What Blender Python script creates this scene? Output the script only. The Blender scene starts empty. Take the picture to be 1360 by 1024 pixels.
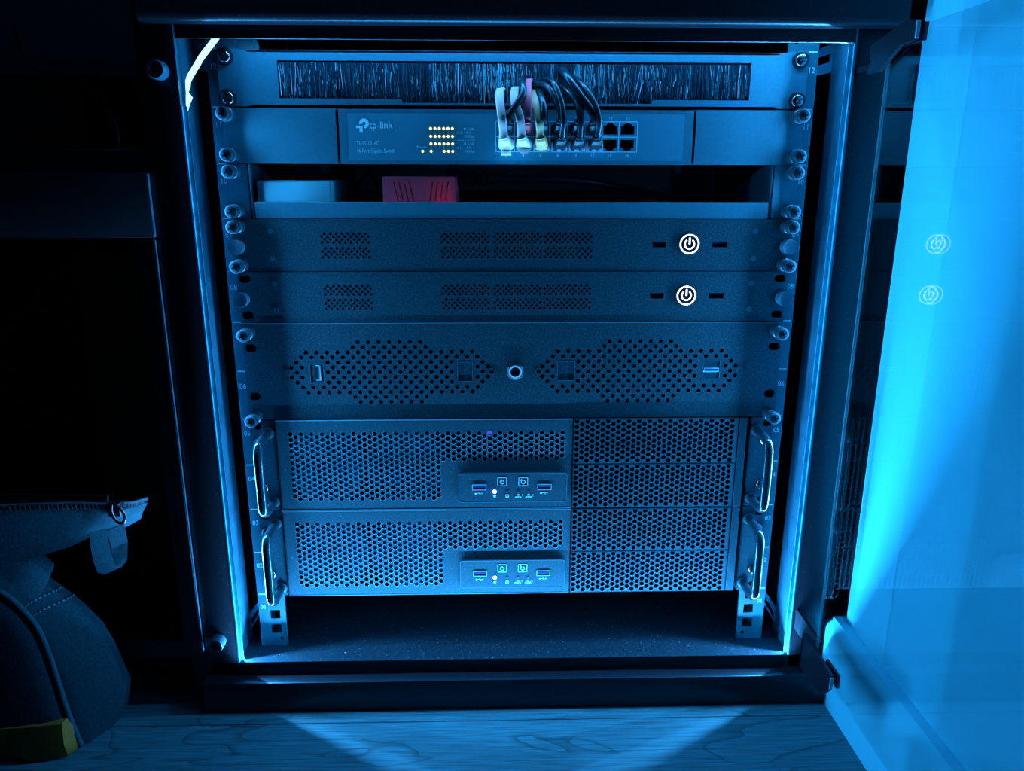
import bpy, bmesh, math, random
from mathutils import Vector, Matrix
from mathutils.geometry import delaunay_2d_cdt

S = 0.001                      # all lengths below are millimetres
PI = math.pi
scene = bpy.context.scene
C = scene.collection
rnd = random.Random(7)

# ------------------------------------------------------------------ camera, world, exposure
cam = bpy.data.cameras.new('camera')
cam.sensor_fit = 'HORIZONTAL'
cam.sensor_width = 36.0
cam.lens = 36.0 * 1020.1 / 1360.0
cam.clip_start = 0.01
cam_o = bpy.data.objects.new('camera', cam)
C.objects.link(cam_o)
_R = Vector((0.99963839, -0.02681062, 0.00206843))
_D = Vector((-0.00504605, -0.26258415, -0.9648959))
_F = Vector((0.02641259, 0.96453655, -0.26262448))
m = Matrix(((_R.x, -_D.x, -_F.x, -20.541 * S), (_R.y, -_D.y, -_F.y, -670.154 * S),
            (_R.z, -_D.z, -_F.z, 434.855 * S), (0, 0, 0, 1)))
cam_o.matrix_world = m
scene.camera = cam_o

world = bpy.data.worlds.new('dark_room')
scene.world = world
world.use_nodes = True
bg = world.node_tree.nodes['Background']
bg.inputs[0].default_value = (0.03, 0.30, 1.0, 1)
bg.inputs[1].default_value = 0.0035

scene.view_settings.view_transform = 'Standard'
scene.view_settings.look = 'None'
scene.view_settings.exposure = 0.0
scene.view_settings.gamma = 1.0
scene.view_settings.use_curve_mapping = False

LED_COL = (0.11, 0.43, 1.0)
LED_SIDE = 6600.0              # radiance of the narrow light line of the side strips
LED_TOP = 300.0  # unseen strip added under the top bar
LED_BOTTOM = 5800.0

# ------------------------------------------------------------------ materials
def mat(name, col, rough=0.5, metal=0.0, spec=0.5, noise=0.0, nscale=400.0, bump=0.0, bscale=900.0,
        speck=0.0, coat=0.0):
    M = bpy.data.materials.new(name)
    M.use_nodes = True
    nt = M.node_tree
    b = nt.nodes['Principled BSDF']
    b.inputs['Base Color'].default_value = (*col, 1)
    b.inputs['Roughness'].default_value = rough
    b.inputs['Metallic'].default_value = metal
    b.inputs['Specular IOR Level'].default_value = spec
    b.inputs['Coat Weight'].default_value = coat
    if metal < 0.5 and col[0] < 0.3: b.inputs['Specular Tint'].default_value = (0.12, 0.9, 1.0, 1)
    b.inputs['Coat Roughness'].default_value = 0.1
    if noise or bump or speck:
        tc = nt.nodes.new('ShaderNodeTexCoord')
    if noise:
        n = nt.nodes.new('ShaderNodeTexNoise')
        n.inputs['Scale'].default_value = nscale
        n.inputs['Detail'].default_value = 4
        nt.links.new(tc.outputs['Object'], n.inputs['Vector'])
        r = nt.nodes.new('ShaderNodeMapRange')
        r.inputs['From Min'].default_value = 0.3
        r.inputs['From Max'].default_value = 0.7
        r.inputs['To Min'].default_value = 1 - noise
        r.inputs['To Max'].default_value = 1 + noise
        nt.links.new(n.outputs['Fac'], r.inputs['Value'])
        mx = nt.nodes.new('ShaderNodeVectorMath')
        mx.operation = 'SCALE'
        mx.inputs[0].default_value = col
        nt.links.new(r.outputs[0], mx.inputs['Scale'])
        last = mx.outputs[0]
        if speck:                       # dust specks
            v = nt.nodes.new('ShaderNodeTexNoise')
            v.inputs['Scale'].default_value = 620
            v.inputs['Detail'].default_value = 2
            nt.links.new(tc.outputs['Object'], v.inputs['Vector'])
            r2 = nt.nodes.new('ShaderNodeMapRange')
            r2.inputs['From Min'].default_value = 0.68
            r2.inputs['From Max'].default_value = 0.80
            nt.links.new(v.outputs['Fac'], r2.inputs['Value'])
            m2 = nt.nodes.new('ShaderNodeMix')
            m2.data_type = 'VECTOR'
            nt.links.new(r2.outputs[0], m2.inputs['Factor'])
            nt.links.new(last, m2.inputs[4])
            m2.inputs[5].default_value = (speck, speck, speck)
            last = m2.outputs[1]
        nt.links.new(last, b.inputs['Base Color'])
    if bump:
        n2 = nt.nodes.new('ShaderNodeTexNoise')
        n2.inputs['Scale'].default_value = bscale
        n2.inputs['Detail'].default_value = 2
        nt.links.new(tc.outputs['Object'], n2.inputs['Vector'])
        bp = nt.nodes.new('ShaderNodeBump')
        bp.inputs['Strength'].default_value = bump
        bp.inputs['Distance'].default_value = 0.0004
        nt.links.new(n2.outputs['Fac'], bp.inputs['Height'])
        nt.links.new(bp.outputs[0], b.inputs['Normal'])
    return M

def emit(name, col, strength):
    M = bpy.data.materials.new(name)
    M.use_nodes = True
    nt = M.node_tree
    nt.nodes.remove(nt.nodes['Principled BSDF'])
    e = nt.nodes.new('ShaderNodeEmission')
    e.inputs[0].default_value = (*col, 1)
    e.inputs[1].default_value = strength
    nt.links.new(e.outputs[0], nt.nodes['Material Output'].inputs[0])
    return M

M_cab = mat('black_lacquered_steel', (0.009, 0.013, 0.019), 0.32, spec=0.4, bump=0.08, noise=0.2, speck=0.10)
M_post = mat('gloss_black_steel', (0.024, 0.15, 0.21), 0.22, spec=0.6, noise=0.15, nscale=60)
M_rim = mat('light_worn_edge', (0.05, 0.30, 0.38), 0.4)  # pale colour standing in for light on hole rims and panel edges
M_dusty = mat('dusty_black_floor_plate', (0.010, 0.030, 0.042), 0.4, spec=0.5, bump=0.1, noise=0.4, nscale=300, speck=0.9)
M_in = mat('black_interior_steel', (0.006, 0.008, 0.011), 0.5)
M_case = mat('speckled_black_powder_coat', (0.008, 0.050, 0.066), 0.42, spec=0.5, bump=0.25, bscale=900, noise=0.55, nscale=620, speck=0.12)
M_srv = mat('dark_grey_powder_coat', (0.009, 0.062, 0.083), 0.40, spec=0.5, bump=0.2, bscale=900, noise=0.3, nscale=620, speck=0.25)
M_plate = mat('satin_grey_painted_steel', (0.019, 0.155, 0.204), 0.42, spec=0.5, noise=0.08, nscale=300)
M_film = mat('grey_label_film', (0.022, 0.215, 0.288), 0.5, noise=0.06, nscale=900)
M_rail = mat('dark_steel_rail', (0.012, 0.080, 0.105), 0.4, spec=0.5)
M_screw = mat('black_nickel_screw', (0.16, 0.17, 0.19), 0.22, metal=1.0)
M_cross = mat('dark_recess', (0.004, 0.004, 0.005), 0.7)
M_thumb = mat('grey_plastic_thumbscrew', (0.010, 0.036, 0.048), 0.26, spec=0.5, noise=0.4, nscale=400)
M_knob = mat('turned_grey_knob', (0.04, 0.13, 0.17), 0.3, metal=0.3)
M_handle = mat('gloss_black_handle', (0.006, 0.022, 0.03), 0.12, spec=1.0)
M_dark = mat('black_plastic', (0.010, 0.012, 0.015), 0.4)
M_cable = mat('black_cable_jacket', (0.004, 0.016, 0.026), 0.30, spec=0.7)
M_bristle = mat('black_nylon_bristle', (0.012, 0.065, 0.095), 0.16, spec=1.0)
M_pale = mat('worn_nylon_bristle', (0.16, 0.60, 0.70), 0.2, spec=1.0)  # pale colour standing in for glints on the bristles
M_white = mat('white_cable_jacket', (0.78, 0.76, 0.70), 0.4)
M_whitep = mat('translucent_white_plastic', (0.85, 0.88, 0.86), 0.3)
M_yellow = mat('pale_yellow_jacket', (0.70, 0.62, 0.36), 0.4)
M_khakip = mat('olive_yellow_boot', (0.55, 0.42, 0.16), 0.4)
M_red = mat('red_cable_jacket', (1.0, 0.20, 0.30), 0.4)
M_redp = mat('red_moulded_plastic', (1.0, 0.17, 0.27), 0.35)
_nt = M_redp.node_tree                     # thin red plastic lets some light through
_tr = _nt.nodes.new('ShaderNodeBsdfTranslucent'); _tr.inputs[0].default_value = (1.0, 0.06, 0.09, 1)
_mx = _nt.nodes.new('ShaderNodeMixShader'); _mx.inputs[0].default_value = 0.3
_nt.links.new(_nt.nodes['Principled BSDF'].outputs[0], _mx.inputs[1]); _nt.links.new(_tr.outputs[0], _mx.inputs[2])
_nt.links.new(_mx.outputs[0], _nt.nodes['Material Output'].inputs[0])
M_clear = mat('clear_connector_plastic', (0.25, 0.33, 0.38), 0.15, spec=0.8)
M_usb = mat('bright_connector_metal', (0.10, 0.50, 0.60), 0.25, spec=1.0)
M_usbin = mat('dark_blue_connector_tongue', (0.02, 0.03, 0.16), 0.4)
M_gold = mat('gold_contact', (0.5, 0.35, 0.1), 0.3, metal=1.0)
M_print = mat('white_silkscreen', (0.30, 0.85, 0.88), 0.6)
M_printd = mat('pale_blue_silkscreen', (0.20, 0.80, 0.90), 0.6)
M_edge = mat('grey_edge_banding', (0.02, 0.11, 0.15), 0.35)  # paler than the board, stands in for light on its edges
M_foam = mat('dusty_grey_filter_foam', (0.06, 0.36, 0.44), 0.9, noise=0.85, nscale=38)  # added strips paint the light caught by the right-hand edges
M_box = mat('light_metal_box', (0.12, 0.60, 0.68), 0.4)
M_bag = mat('black_canvas', (0.007, 0.037, 0.049), 0.9, spec=0.2, bump=0.8, bscale=700, noise=0.3, nscale=500)
M_bagt = mat('black_webbing', (0.018, 0.080, 0.105), 0.8, spec=0.3, bump=0.6, bscale=500, noise=0.2, nscale=300)
M_khaki = mat('yellow_canvas', (0.30, 0.145, 0.022), 0.7, spec=0.3, noise=0.2, nscale=60, bump=0.3)
M_zip = mat('dark_zip_metal', (0.25, 0.26, 0.28), 0.3, metal=1.0)
M_wood = mat('black_stained_board', (0.012, 0.014, 0.018), 0.45, noise=0.3, nscale=20)
M_hard = mat('dark_hardboard', (0.03, 0.034, 0.038), 0.7)
M_wall = mat('pale_painted_plaster', (0.08, 0.73, 0.86), 0.75, spec=0.2, bump=0.15, bscale=300, noise=0.03, nscale=12)  # blue of the LED light put into the white paint
M_base = mat('pale_painted_skirting', (0.08, 0.73, 0.86), 0.45, spec=0.4)  # same LED blue mixed into the skirting colour
M_backwall = mat('grey_painted_plaster', (0.25, 0.30, 0.34), 0.8)
M_led = emit('led_light_line', LED_COL, LED_SIDE)
M_ledt = emit('led_light_line_top', LED_COL, LED_TOP)
M_ledb = emit('led_light_line_bottom', LED_COL, LED_BOTTOM)
M_ledw = emit('led_strip_face_on', (0.30, 0.85, 1.0), 2.6)
M_housing = mat('milky_silicone_led_profile', (0.08, 0.50, 0.62), 0.25, spec=0.6, noise=0.25, nscale=120)
M_powerg = emit('white_button_glow', (0.50, 0.55, 1.0), 4.0)
M_yled = emit('yellow_indicator_glow', (1.0, 0.95, 0.55), 1.25)
M_bled = emit('blue_indicator_glow', (0.14, 0.18, 1.0), 45.0)
M_bled2 = emit('deep_blue_internal_glow', (0.02, 0.02, 1.0), 4.0)
M_rled = emit('red_internal_glow', (1.0, 0.03, 0.05), 26.0)

def glass_material():
    M = bpy.data.materials.new('smoked_door_glass')
    M.use_nodes = True
    nt = M.node_tree
    nt.nodes.remove(nt.nodes['Principled BSDF'])
    t = nt.nodes.new('ShaderNodeBsdfTransparent')
    t.inputs[0].default_value = (0.93, 0.945, 0.95, 1)
    g = nt.nodes.new('ShaderNodeBsdfGlossy')
    g.inputs['Roughness'].default_value = 0.0
    g.inputs[0].default_value = (1, 1, 1, 1)
    lw = nt.nodes.new('ShaderNodeLayerWeight')
    lw.inputs[0].default_value = 0.5
    p = nt.nodes.new('ShaderNodeMath'); p.operation = 'POWER'; p.inputs[1].default_value = 5
    s = nt.nodes.new('ShaderNodeMath'); s.operation = 'MULTIPLY_ADD'
    s.inputs[1].default_value = 0.955; s.inputs[2].default_value = 0.045
    mx = nt.nodes.new('ShaderNodeMixShader')
    nt.links.new(lw.outputs['Facing'], p.inputs[0])
    nt.links.new(p.outputs[0], s.inputs[0])
    nt.links.new(s.outputs[0], mx.inputs[0])
    nt.links.new(t.outputs[0], mx.inputs[1])
    nt.links.new(g.outputs[0], mx.inputs[2])
    nt.links.new(mx.outputs[0], nt.nodes['Material Output'].inputs[0])
    return M
M_glass = glass_material()
M_gedge = mat('polished_glass_edge', (0.25, 0.75, 0.80), 0.3)
_nt = M_gedge.node_tree
_tr = _nt.nodes.new('ShaderNodeBsdfTransparent')
_mx = _nt.nodes.new('ShaderNodeMixShader'); _mx.inputs[0].default_value = 0.75
_nt.links.new(_nt.nodes['Principled BSDF'].outputs[0], _mx.inputs[1]); _nt.links.new(_tr.outputs[0], _mx.inputs[2])
_nt.links.new(_mx.outputs[0], _nt.nodes['Material Output'].inputs[0])

def plank_material():
    M = bpy.data.materials.new('oak_laminate')
    M.use_nodes = True
    nt = M.node_tree
    b = nt.nodes['Principled BSDF']
    b.inputs['Roughness'].default_value = 0.48
    b.inputs['Specular IOR Level'].default_value = 0.35
    tc = nt.nodes.new('ShaderNodeTexCoord')
    oi = nt.nodes.new('ShaderNodeObjectInfo')
    add = nt.nodes.new('ShaderNodeVectorMath'); add.operation = 'ADD'
    nt.links.new(tc.outputs['Object'], add.inputs[0])
    sc = nt.nodes.new('ShaderNodeVectorMath'); sc.operation = 'SCALE'
    sc.inputs[0].default_value = (7.0, 5.0, 3.0)
    nt.links.new(oi.outputs['Random'], sc.inputs['Scale'])
    nt.links.new(sc.outputs[0], add.inputs[1])
    # big cathedral figure
    mp = nt.nodes.new('ShaderNodeMapping')
    mp.inputs['Scale'].default_value = (4.5, 17.0, 10.0)
    nt.links.new(add.outputs[0], mp.inputs[0])
    n = nt.nodes.new('ShaderNodeTexNoise')
    n.inputs['Scale'].default_value = 1.0
    n.inputs['Detail'].default_value = 2.0
    n.inputs['Distortion'].default_value = 0.6
    nt.links.new(mp.outputs[0], n.inputs['Vector'])
    mul = nt.nodes.new('ShaderNodeMath'); mul.operation = 'MULTIPLY'; mul.inputs[1].default_value = 5.0
    nt.links.new(n.outputs['Fac'], mul.inputs[0])
    fr = nt.nodes.new('ShaderNodeMath'); fr.operation = 'FRACT'
    nt.links.new(mul.outputs[0], fr.inputs[0])
    ring = nt.nodes.new('ShaderNodeMapRange')
    ring.inputs['From Min'].default_value = 0.0; ring.inputs['From Max'].default_value = 0.11
    ring.inputs['To Min'].default_value = 0.50; ring.inputs['To Max'].default_value = 1.0
    nt.links.new(fr.outputs[0], ring.inputs['Value'])
    # fine streaks along the plank
    mp2 = nt.nodes.new('ShaderNodeMapping')
    mp2.inputs['Scale'].default_value = (22.0, 760.0, 60.0)
    nt.links.new(add.outputs[0], mp2.inputs[0])
    n2 = nt.nodes.new('ShaderNodeTexNoise')
    n2.inputs['Scale'].default_value = 1.0
    n2.inputs['Detail'].default_value = 3.0
    nt.links.new(mp2.outputs[0], n2.inputs['Vector'])
    st = nt.nodes.new('ShaderNodeMapRange')
    st.inputs['From Min'].default_value = 0.3; st.inputs['From Max'].default_value = 0.7
    st.inputs['To Min'].default_value = 0.55; st.inputs['To Max'].default_value = 1.35
    nt.links.new(n2.outputs['Fac'], st.inputs['Value'])
    mm = nt.nodes.new('ShaderNodeMath'); mm.operation = 'MULTIPLY'
    nt.links.new(ring.outputs[0], mm.inputs[0]); nt.links.new(st.outputs[0], mm.inputs[1])
    v = nt.nodes.new('ShaderNodeVectorMath'); v.operation = 'SCALE'
    v.inputs[0].default_value = (0.035, 0.175, 0.205)
    nt.links.new(mm.outputs[0], v.inputs['Scale'])
    nt.links.new(v.outputs[0], b.inputs['Base Color'])
    bp = nt.nodes.new('ShaderNodeBump')
    bp.inputs['Strength'].default_value = 0.25; bp.inputs['Distance'].default_value = 0.0004
    nt.links.new(n2.outputs['Fac'], bp.inputs['Height'])
    nt.links.new(bp.outputs[0], b.inputs['Normal'])
    return M
M_plank = plank_material()

# ------------------------------------------------------------------ mesh builder (millimetres)
def in_poly(x, y, p):
    r = False
    for i in range(len(p)):
        (ax, ay), (bx, by) = p[i - 1], p[i]
        if (ay > y) != (by > y) and x < (bx - ax) * (y - ay) / (by - ay) + ax: r = not r
    return r

class MB:
    def __init__(self):
        self.v = []; self.f = []
    def add(self, vs, fs):
        n = len(self.v)
        self.v += [tuple(p) for p in vs]
        self.f += [tuple(i + n for i in f) for f in fs]
        return self
    def box(self, x0, x1, y0, y1, z0, z1, bev=0.0, seg=1):
        if bev <= 0:
            vs = [(x, y, z) for x in (x0, x1) for y in (y0, y1) for z in (z0, z1)]
            return self.add(vs, [(0, 1, 3, 2), (4, 6, 7, 5), (0, 4, 5, 1), (2, 3, 7, 6), (0, 2, 6, 4), (1, 5, 7, 3)])
        bm = bmesh.new()
        bmesh.ops.create_cube(bm, size=1.0)
        for p in bm.verts:
            p.co = Vector(((x0 + x1) / 2 + p.co.x * (x1 - x0), (y0 + y1) / 2 + p.co.y * (y1 - y0),
                           (z0 + z1) / 2 + p.co.z * (z1 - z0)))
        bmesh.ops.bevel(bm, geom=list(bm.edges), offset=bev, segments=seg, affect='EDGES', profile=0.5)
        bm.verts.index_update()
        self.add([p.co[:] for p in bm.verts], [[q.index for q in f.verts] for f in bm.faces])
        bm.free()
        return self
    def loops(self, ls, closed=True, cap=True):
        """skin a list of equal-length vertex loops"""
        n = len(ls[0])
        vs = [p for l in ls for p in l]
        fs = []
        for a in range(len(ls) - 1):
            for i in range(n if closed else n - 1):
                j = (i + 1) % n
                fs.append((a * n + i, a * n + j, (a + 1) * n + j, (a + 1) * n + i))
        if cap:
            fs.append(tuple(range(n))[::-1])
            k = (len(ls) - 1) * n
            fs.append(tuple(range(k, k + n)))
        return self.add(vs, fs)
    def lathe(self, prof, c, axis='y', n=24, cap=True):
        """prof: (radius, position along axis)"""
        ls = []
        for r, t in prof:
            l = []
            for i in range(n):
                a = 2 * PI * i / n
                u, w = r * math.cos(a), r * math.sin(a)
                if axis == 'y': l.append((c[0] + u, c[1] + t, c[2] + w))
                elif axis == 'x': l.append((c[0] + t, c[1] + u, c[2] + w))
                else: l.append((c[0] + u, c[1] + w, c[2] + t))
            ls.append(l)
        return self.loops(ls, True, cap)
    def prism_y(self, poly, y0, y1):
        """polygon in x,z extruded along y"""
        n = len(poly)
        return self.loops([[(x, y0, z) for x, z in poly], [(x, y1, z) for x, z in poly]])
    def prism_x(self, poly, x0, x1):
        """polygon in y,z extruded along x"""
        return self.loops([[(x0, y, z) for y, z in poly], [(x1, y, z) for y, z in poly]])
    def plate(self, outline, holes, y, t):
        """sheet in the x-z plane with its front at y, real holes through it"""
        allp = []; edges = []; loops = []
        for lp in [outline] + holes:
            k = len(allp); n = len(lp)
            allp += [Vector(p) for p in lp]
            edges += [(k + i, k + (i + 1) % n) for i in range(n)]
            loops.append((k, n))
        vs, es, fs, *_ = delaunay_2d_cdt(allp, edges, [], 0, 1e-5, False)
        own = []
        for i, (k, n) in enumerate(loops): own += [i] * n
        keep = []
        for f in fs:
            ids = {own[i] if i < len(own) else -1 for i in f}
            if len(ids) == 1:
                i = ids.pop()
                c = (vs[f[0]] + vs[f[1]] + vs[f[2]]) / 3
                inside = in_poly(c.x, c.y, ([outline] + holes)[i])
                if (i == 0 and not inside) or (i > 0 and inside): continue
            keep.append(f)
        fs = keep
        m_ = len(vs)
        out = [(p.x, y, p.y) for p in vs] + [(p.x, y + t, p.y) for p in vs]
        faces = []
        for f in fs:
            f = list(f)
            a, b, c = (vs[f[0]], vs[f[1]], vs[f[2]])
            if (b - a).x * (c - a).y - (b - a).y * (c - a).x < 0: f = f[::-1]
            faces.append(tuple(f))
            faces.append(tuple(i + m_ for i in f[::-1]))
        self.add(out, faces)
        for i, lp in enumerate([outline] + holes):
            n = len(lp)
            q = [(x, y, z) for x, z in lp] + [(x, y + t, z) for x, z in lp]
            self.add(q, [(j, (j + 1) % n, n + (j + 1) % n, n + j) for j in range(n)])
        return self
    def sweep(self, path, sec, up=(1, 0, 0), sub=6, cap=True):
        """sec: list of (u, w) or function t -> list; u runs along `up` made perpendicular to the path"""
        P = spline(path, sub)
        ls = []
        up = Vector(up)
        for i, p in enumerate(P):
            a = P[max(0, i - 1)]; b = P[min(len(P) - 1, i + 1)]
            d = (b - a).normalized()
            u = (up - d * up.dot(d))
            if u.length < 1e-4: u = d.orthogonal()
            u.normalize()
            w = d.cross(u)
            s = sec(i / (len(P) - 1)) if callable(sec) else sec
            ls.append([tuple(p + u * x + w * y) for x, y in s])
            up = u
        return self.loops(ls, True, cap)
    def mesh(self, name, origin=(0, 0, 0), smooth=40, fix=True):
        me = bpy.data.meshes.new(name)
        o = origin
        me.from_pydata([((x - o[0]) * S, (y - o[1]) * S, (z - o[2]) * S) for x, y, z in self.v], [], self.f)
        if fix and len(self.f) < 60000:
            bm = bmesh.new(); bm.from_mesh(me)
            bmesh.ops.recalc_face_normals(bm, faces=bm.faces)
            bm.to_mesh(me); bm.free()
        if smooth:
            me.polygons.foreach_set('use_smooth', [True] * len(me.polygons))
            me.set_sharp_from_angle(angle=math.radians(smooth))
        return me
    def build(self, name, material, parent=None, label=None, smooth=40, kind=None, fix=True, at=None):
        """link as one object; `at` = own origin in mm (defaults to the parent's origin)"""
        po = ORIG.get(parent.name, (0, 0, 0)) if parent else (0, 0, 0)
        org = at if at is not None else po
        me = self.mesh(name, org, smooth, fix)
        me.materials.append(material)
        return link(me, name, org, parent, label, kind)

ORIG = {}
def link(me, name, org, parent=None, label=None, kind=None):
    o = bpy.data.objects.new(name, me)
    C.objects.link(o)
    po = ORIG.get(parent.name, (0, 0, 0)) if parent else (0, 0, 0)
    if parent: o.parent = parent
    o.location = [(org[i] - po[i]) * S for i in range(3)]
    ORIG[o.name] = tuple(org)
    if label: o['label'] = label
    if kind: o['kind'] = kind
    return o

def tag(o, label, cat, group=None):
    o['label'] = label; o['category'] = cat
    if group: o['group'] = group
    return o

def thing(name, loc, label, cat, group=None):
    o = bpy.data.objects.new(name, None)
    C.objects.link(o)
    o.empty_display_size = 0.02
    o.location = [c * S for c in loc]
    ORIG[o.name] = tuple(loc)
    return tag(o, label, cat, group)

def copy_thing(root, loc, label):
    r = root.copy(); C.objects.link(r)
    r.location = [c * S for c in loc]; r['label'] = label
    ORIG[r.name] = tuple(loc)
    dz = [loc[i] - ORIG[root.name][i] for i in range(3)]
    def rec(a, b):
        for ch in list(a.children):
            c = ch.copy(); C.objects.link(c); c.parent = b
            if ch.name in ORIG: ORIG[c.name] = tuple(ORIG[ch.name][i] + dz[i] for i in range(3))
            rec(ch, c)
    rec(root, r)
    return r

def spline(pts, sub=6):
    P = [Vector(p) for p in pts]
    if len(P) < 3 or sub <= 1: return P
    out = []
    Q = [P[0] * 2 - P[1]] + P + [P[-1] * 2 - P[-2]]
    for i in range(1, len(Q) - 2):
        a, b, c, d = Q[i - 1], Q[i], Q[i + 1], Q[i + 2]
        for k in range(sub):
            t = k / sub
            out.append(0.5 * ((2 * b) + (c - a) * t + (2 * a - 5 * b + 4 * c - d) * t * t + (3 * b - a - 3 * c + d) * t ** 3))
    out.append(P[-1])
    return out

def circ(r, n=10, rx=None):
    rx = rx or r
    return [(rx * math.cos(2 * PI * i / n), r * math.sin(2 * PI * i / n)) for i in range(n)]

def disc(x, z, r, n=10, ph=0.0):
    return [(x + r * math.cos(2 * PI * i / n + ph), z + r * math.sin(2 * PI * i / n + ph)) for i in range(n)]

def rect(x0, x1, z0, z1):
    return [(x0, z0), (x1, z0), (x1, z1), (x0, z1)]

def rrect(x0, x1, z0, z1, r, n=3):
    out = []
    for cx, cz, a in ((x1 - r, z1 - r, 0), (x0 + r, z1 - r, 90), (x0 + r, z0 + r, 180), (x1 - r, z0 + r, 270)):
        for k in range(n + 1):
            t = math.radians(a + 90 * k / n)
            out.append((cx + r * math.cos(t), cz + r * math.sin(t)))
    return out

def arc_ring(mb, x, z, r0, r1, a0, a1, y0, y1, n=28):
    """annular arc prism facing -y; angles in degrees"""
    full = abs(a1 - a0) >= 359.9
    ls = []
    for i in range(n + (0 if full else 1)):
        a = math.radians(a0 + (a1 - a0) * i / n)
        c, s = math.cos(a), math.sin(a)
        ls.append([(x + r0 * c, y0, z + r0 * s), (x + r1 * c, y0, z + r1 * s), (x + r1 * c, y1, z + r1 * s), (x + r0 * c, y1, z + r0 * s)])
    if full: ls.append(ls[0])
    mb.loops(ls, True, not full)
    return mb

_glyph = {}
def text(mb, s, x, z, size, y, align='LEFT', sx=1.0):
    """raised lettering on a surface that faces the room"""
    key = (s, align)
    if key not in _glyph:
        cu = bpy.data.curves.new('lettering', 'FONT')
        cu.body = s; cu.size = 1.0; cu.align_x = align; cu.resolution_u = 2
        o = bpy.data.objects.new('lettering', cu)
        C.objects.link(o)
        bpy.context.view_layer.update()
        me = bpy.data.meshes.new_from_object(o.evaluated_get(bpy.context.evaluated_depsgraph_get()))
        _glyph[key] = ([p.co[:] for p in me.vertices], [tuple(f.vertices) for f in me.polygons])
        bpy.data.objects.remove(o); bpy.data.curves.remove(cu); bpy.data.meshes.remove(me)
    vs, fs = _glyph[key]
    mb.add([(x + p[0] * size * sx, y, z + p[1] * size) for p in vs], fs)
    return mb

# ------------------------------------------------------------------ setting: floor, walls, skirting
FZ = -56.0
floor = bpy.data.objects.new('floor', MB().box(-1500, 1500, -1600, 700, FZ - 20, FZ - 2.0).mesh('floor', smooth=0))
C.objects.link(floor); floor['kind'] = 'structure'
floor.data.materials.append(M_dark); ORIG['floor'] = (0, 0, 0)
plank_me = {}
row = 0
y1 = 133.0 + 192.4 * 2
while y1 > -900:
    y0 = y1 - 191.6
    off = (-640, -560, -760)[row % 3]
    for k in range(-1, 3):
        x0 = off + k * 1285.0
        x1 = x0 + 1284.2
        x0, x1 = max(x0, -1500), min(x1, 1500)
        if x1 - x0 < 30: continue
        key = round(x1 - x0, 1)
        if key not in plank_me:
            h = (x1 - x0) / 2
            plank_me[key] = MB().box(-h, h, -95.8, 95.8, -2, 0, 0.35).mesh('plank', smooth=0)
            plank_me[key].materials.append(M_plank)
        link(plank_me[key], 'plank', ((x0 + x1) / 2, (y0 + y1) / 2, FZ), floor)
    y1 = y0 - 0.8
    row += 1

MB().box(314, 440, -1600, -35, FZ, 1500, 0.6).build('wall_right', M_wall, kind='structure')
MB().box(-1500, 1500, 700, 760, FZ, 1500).build('wall_back', M_backwall, kind='structure')
# skirting board: moulded profile, mitred round the outer corner of the wall
prof = [(0, FZ), (-15, FZ), (-15, 18), (-13.4, 22.5), (-9.5, 26), (-8.5, 29), (-4, 30), (0, 30)]
sk = MB()
l0 = [(314 + dx, -1600, z) for dx, z in prof]
l1 = [(314 + dx, -35 - dx, z) for dx, z in prof]
l2 = [(440, -35 - dx, z) for dx, z in prof]
sk.loops([l0, l1, l2])
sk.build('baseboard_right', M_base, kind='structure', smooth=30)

# ------------------------------------------------------------------ rack cabinet
cab = thing('rack_cabinet', (3, 0, FZ), 'black steel 12-unit rack cabinet with its glass door swung open', 'cabinet')
XL, XR = -263.0, 266.5
# top bar and its inner lip
tb = MB()
poly = [(-25, 552), (-25, 546.3), (-38, 546.0), (-41, 546.8), (-42.4, 549), (-43, 552), (-43, 640), (-25, 640)]
tb.prism_x(poly, -282, 298)
tb.build('top_bar', M_cab, cab, smooth=50)
MB().box(-261.5, 265.5, -27.2, -26, 536.2, 547, 0.3).build('top_lip', M_dark, cab)
MB().box(-293, 298.4, -43, -28.2, FZ, -24, 1.2, 2).build('sill', M_cab, cab)
MB().box(-286, 292, -28, 430, -14, -12, 0.3).box(-286, 292, -28, -26.8, -24, -12, 0.2).build('bottom_plate', M_dusty, cab)
MB().box(-286, 292, -25, 430, 640, 642).build('top_panel', M_in, cab)
MB().box(-286, 292, 428, 430, -24, 640).build('back_panel', M_in, cab)
MB().box(-292, -290.5, -26.5, 430, -24, 640).build('side_panel', M_in, cab)
MB().box(292.5, 294, -26.5, 430, -24, 640).build('side_panel', M_in, cab)
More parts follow.
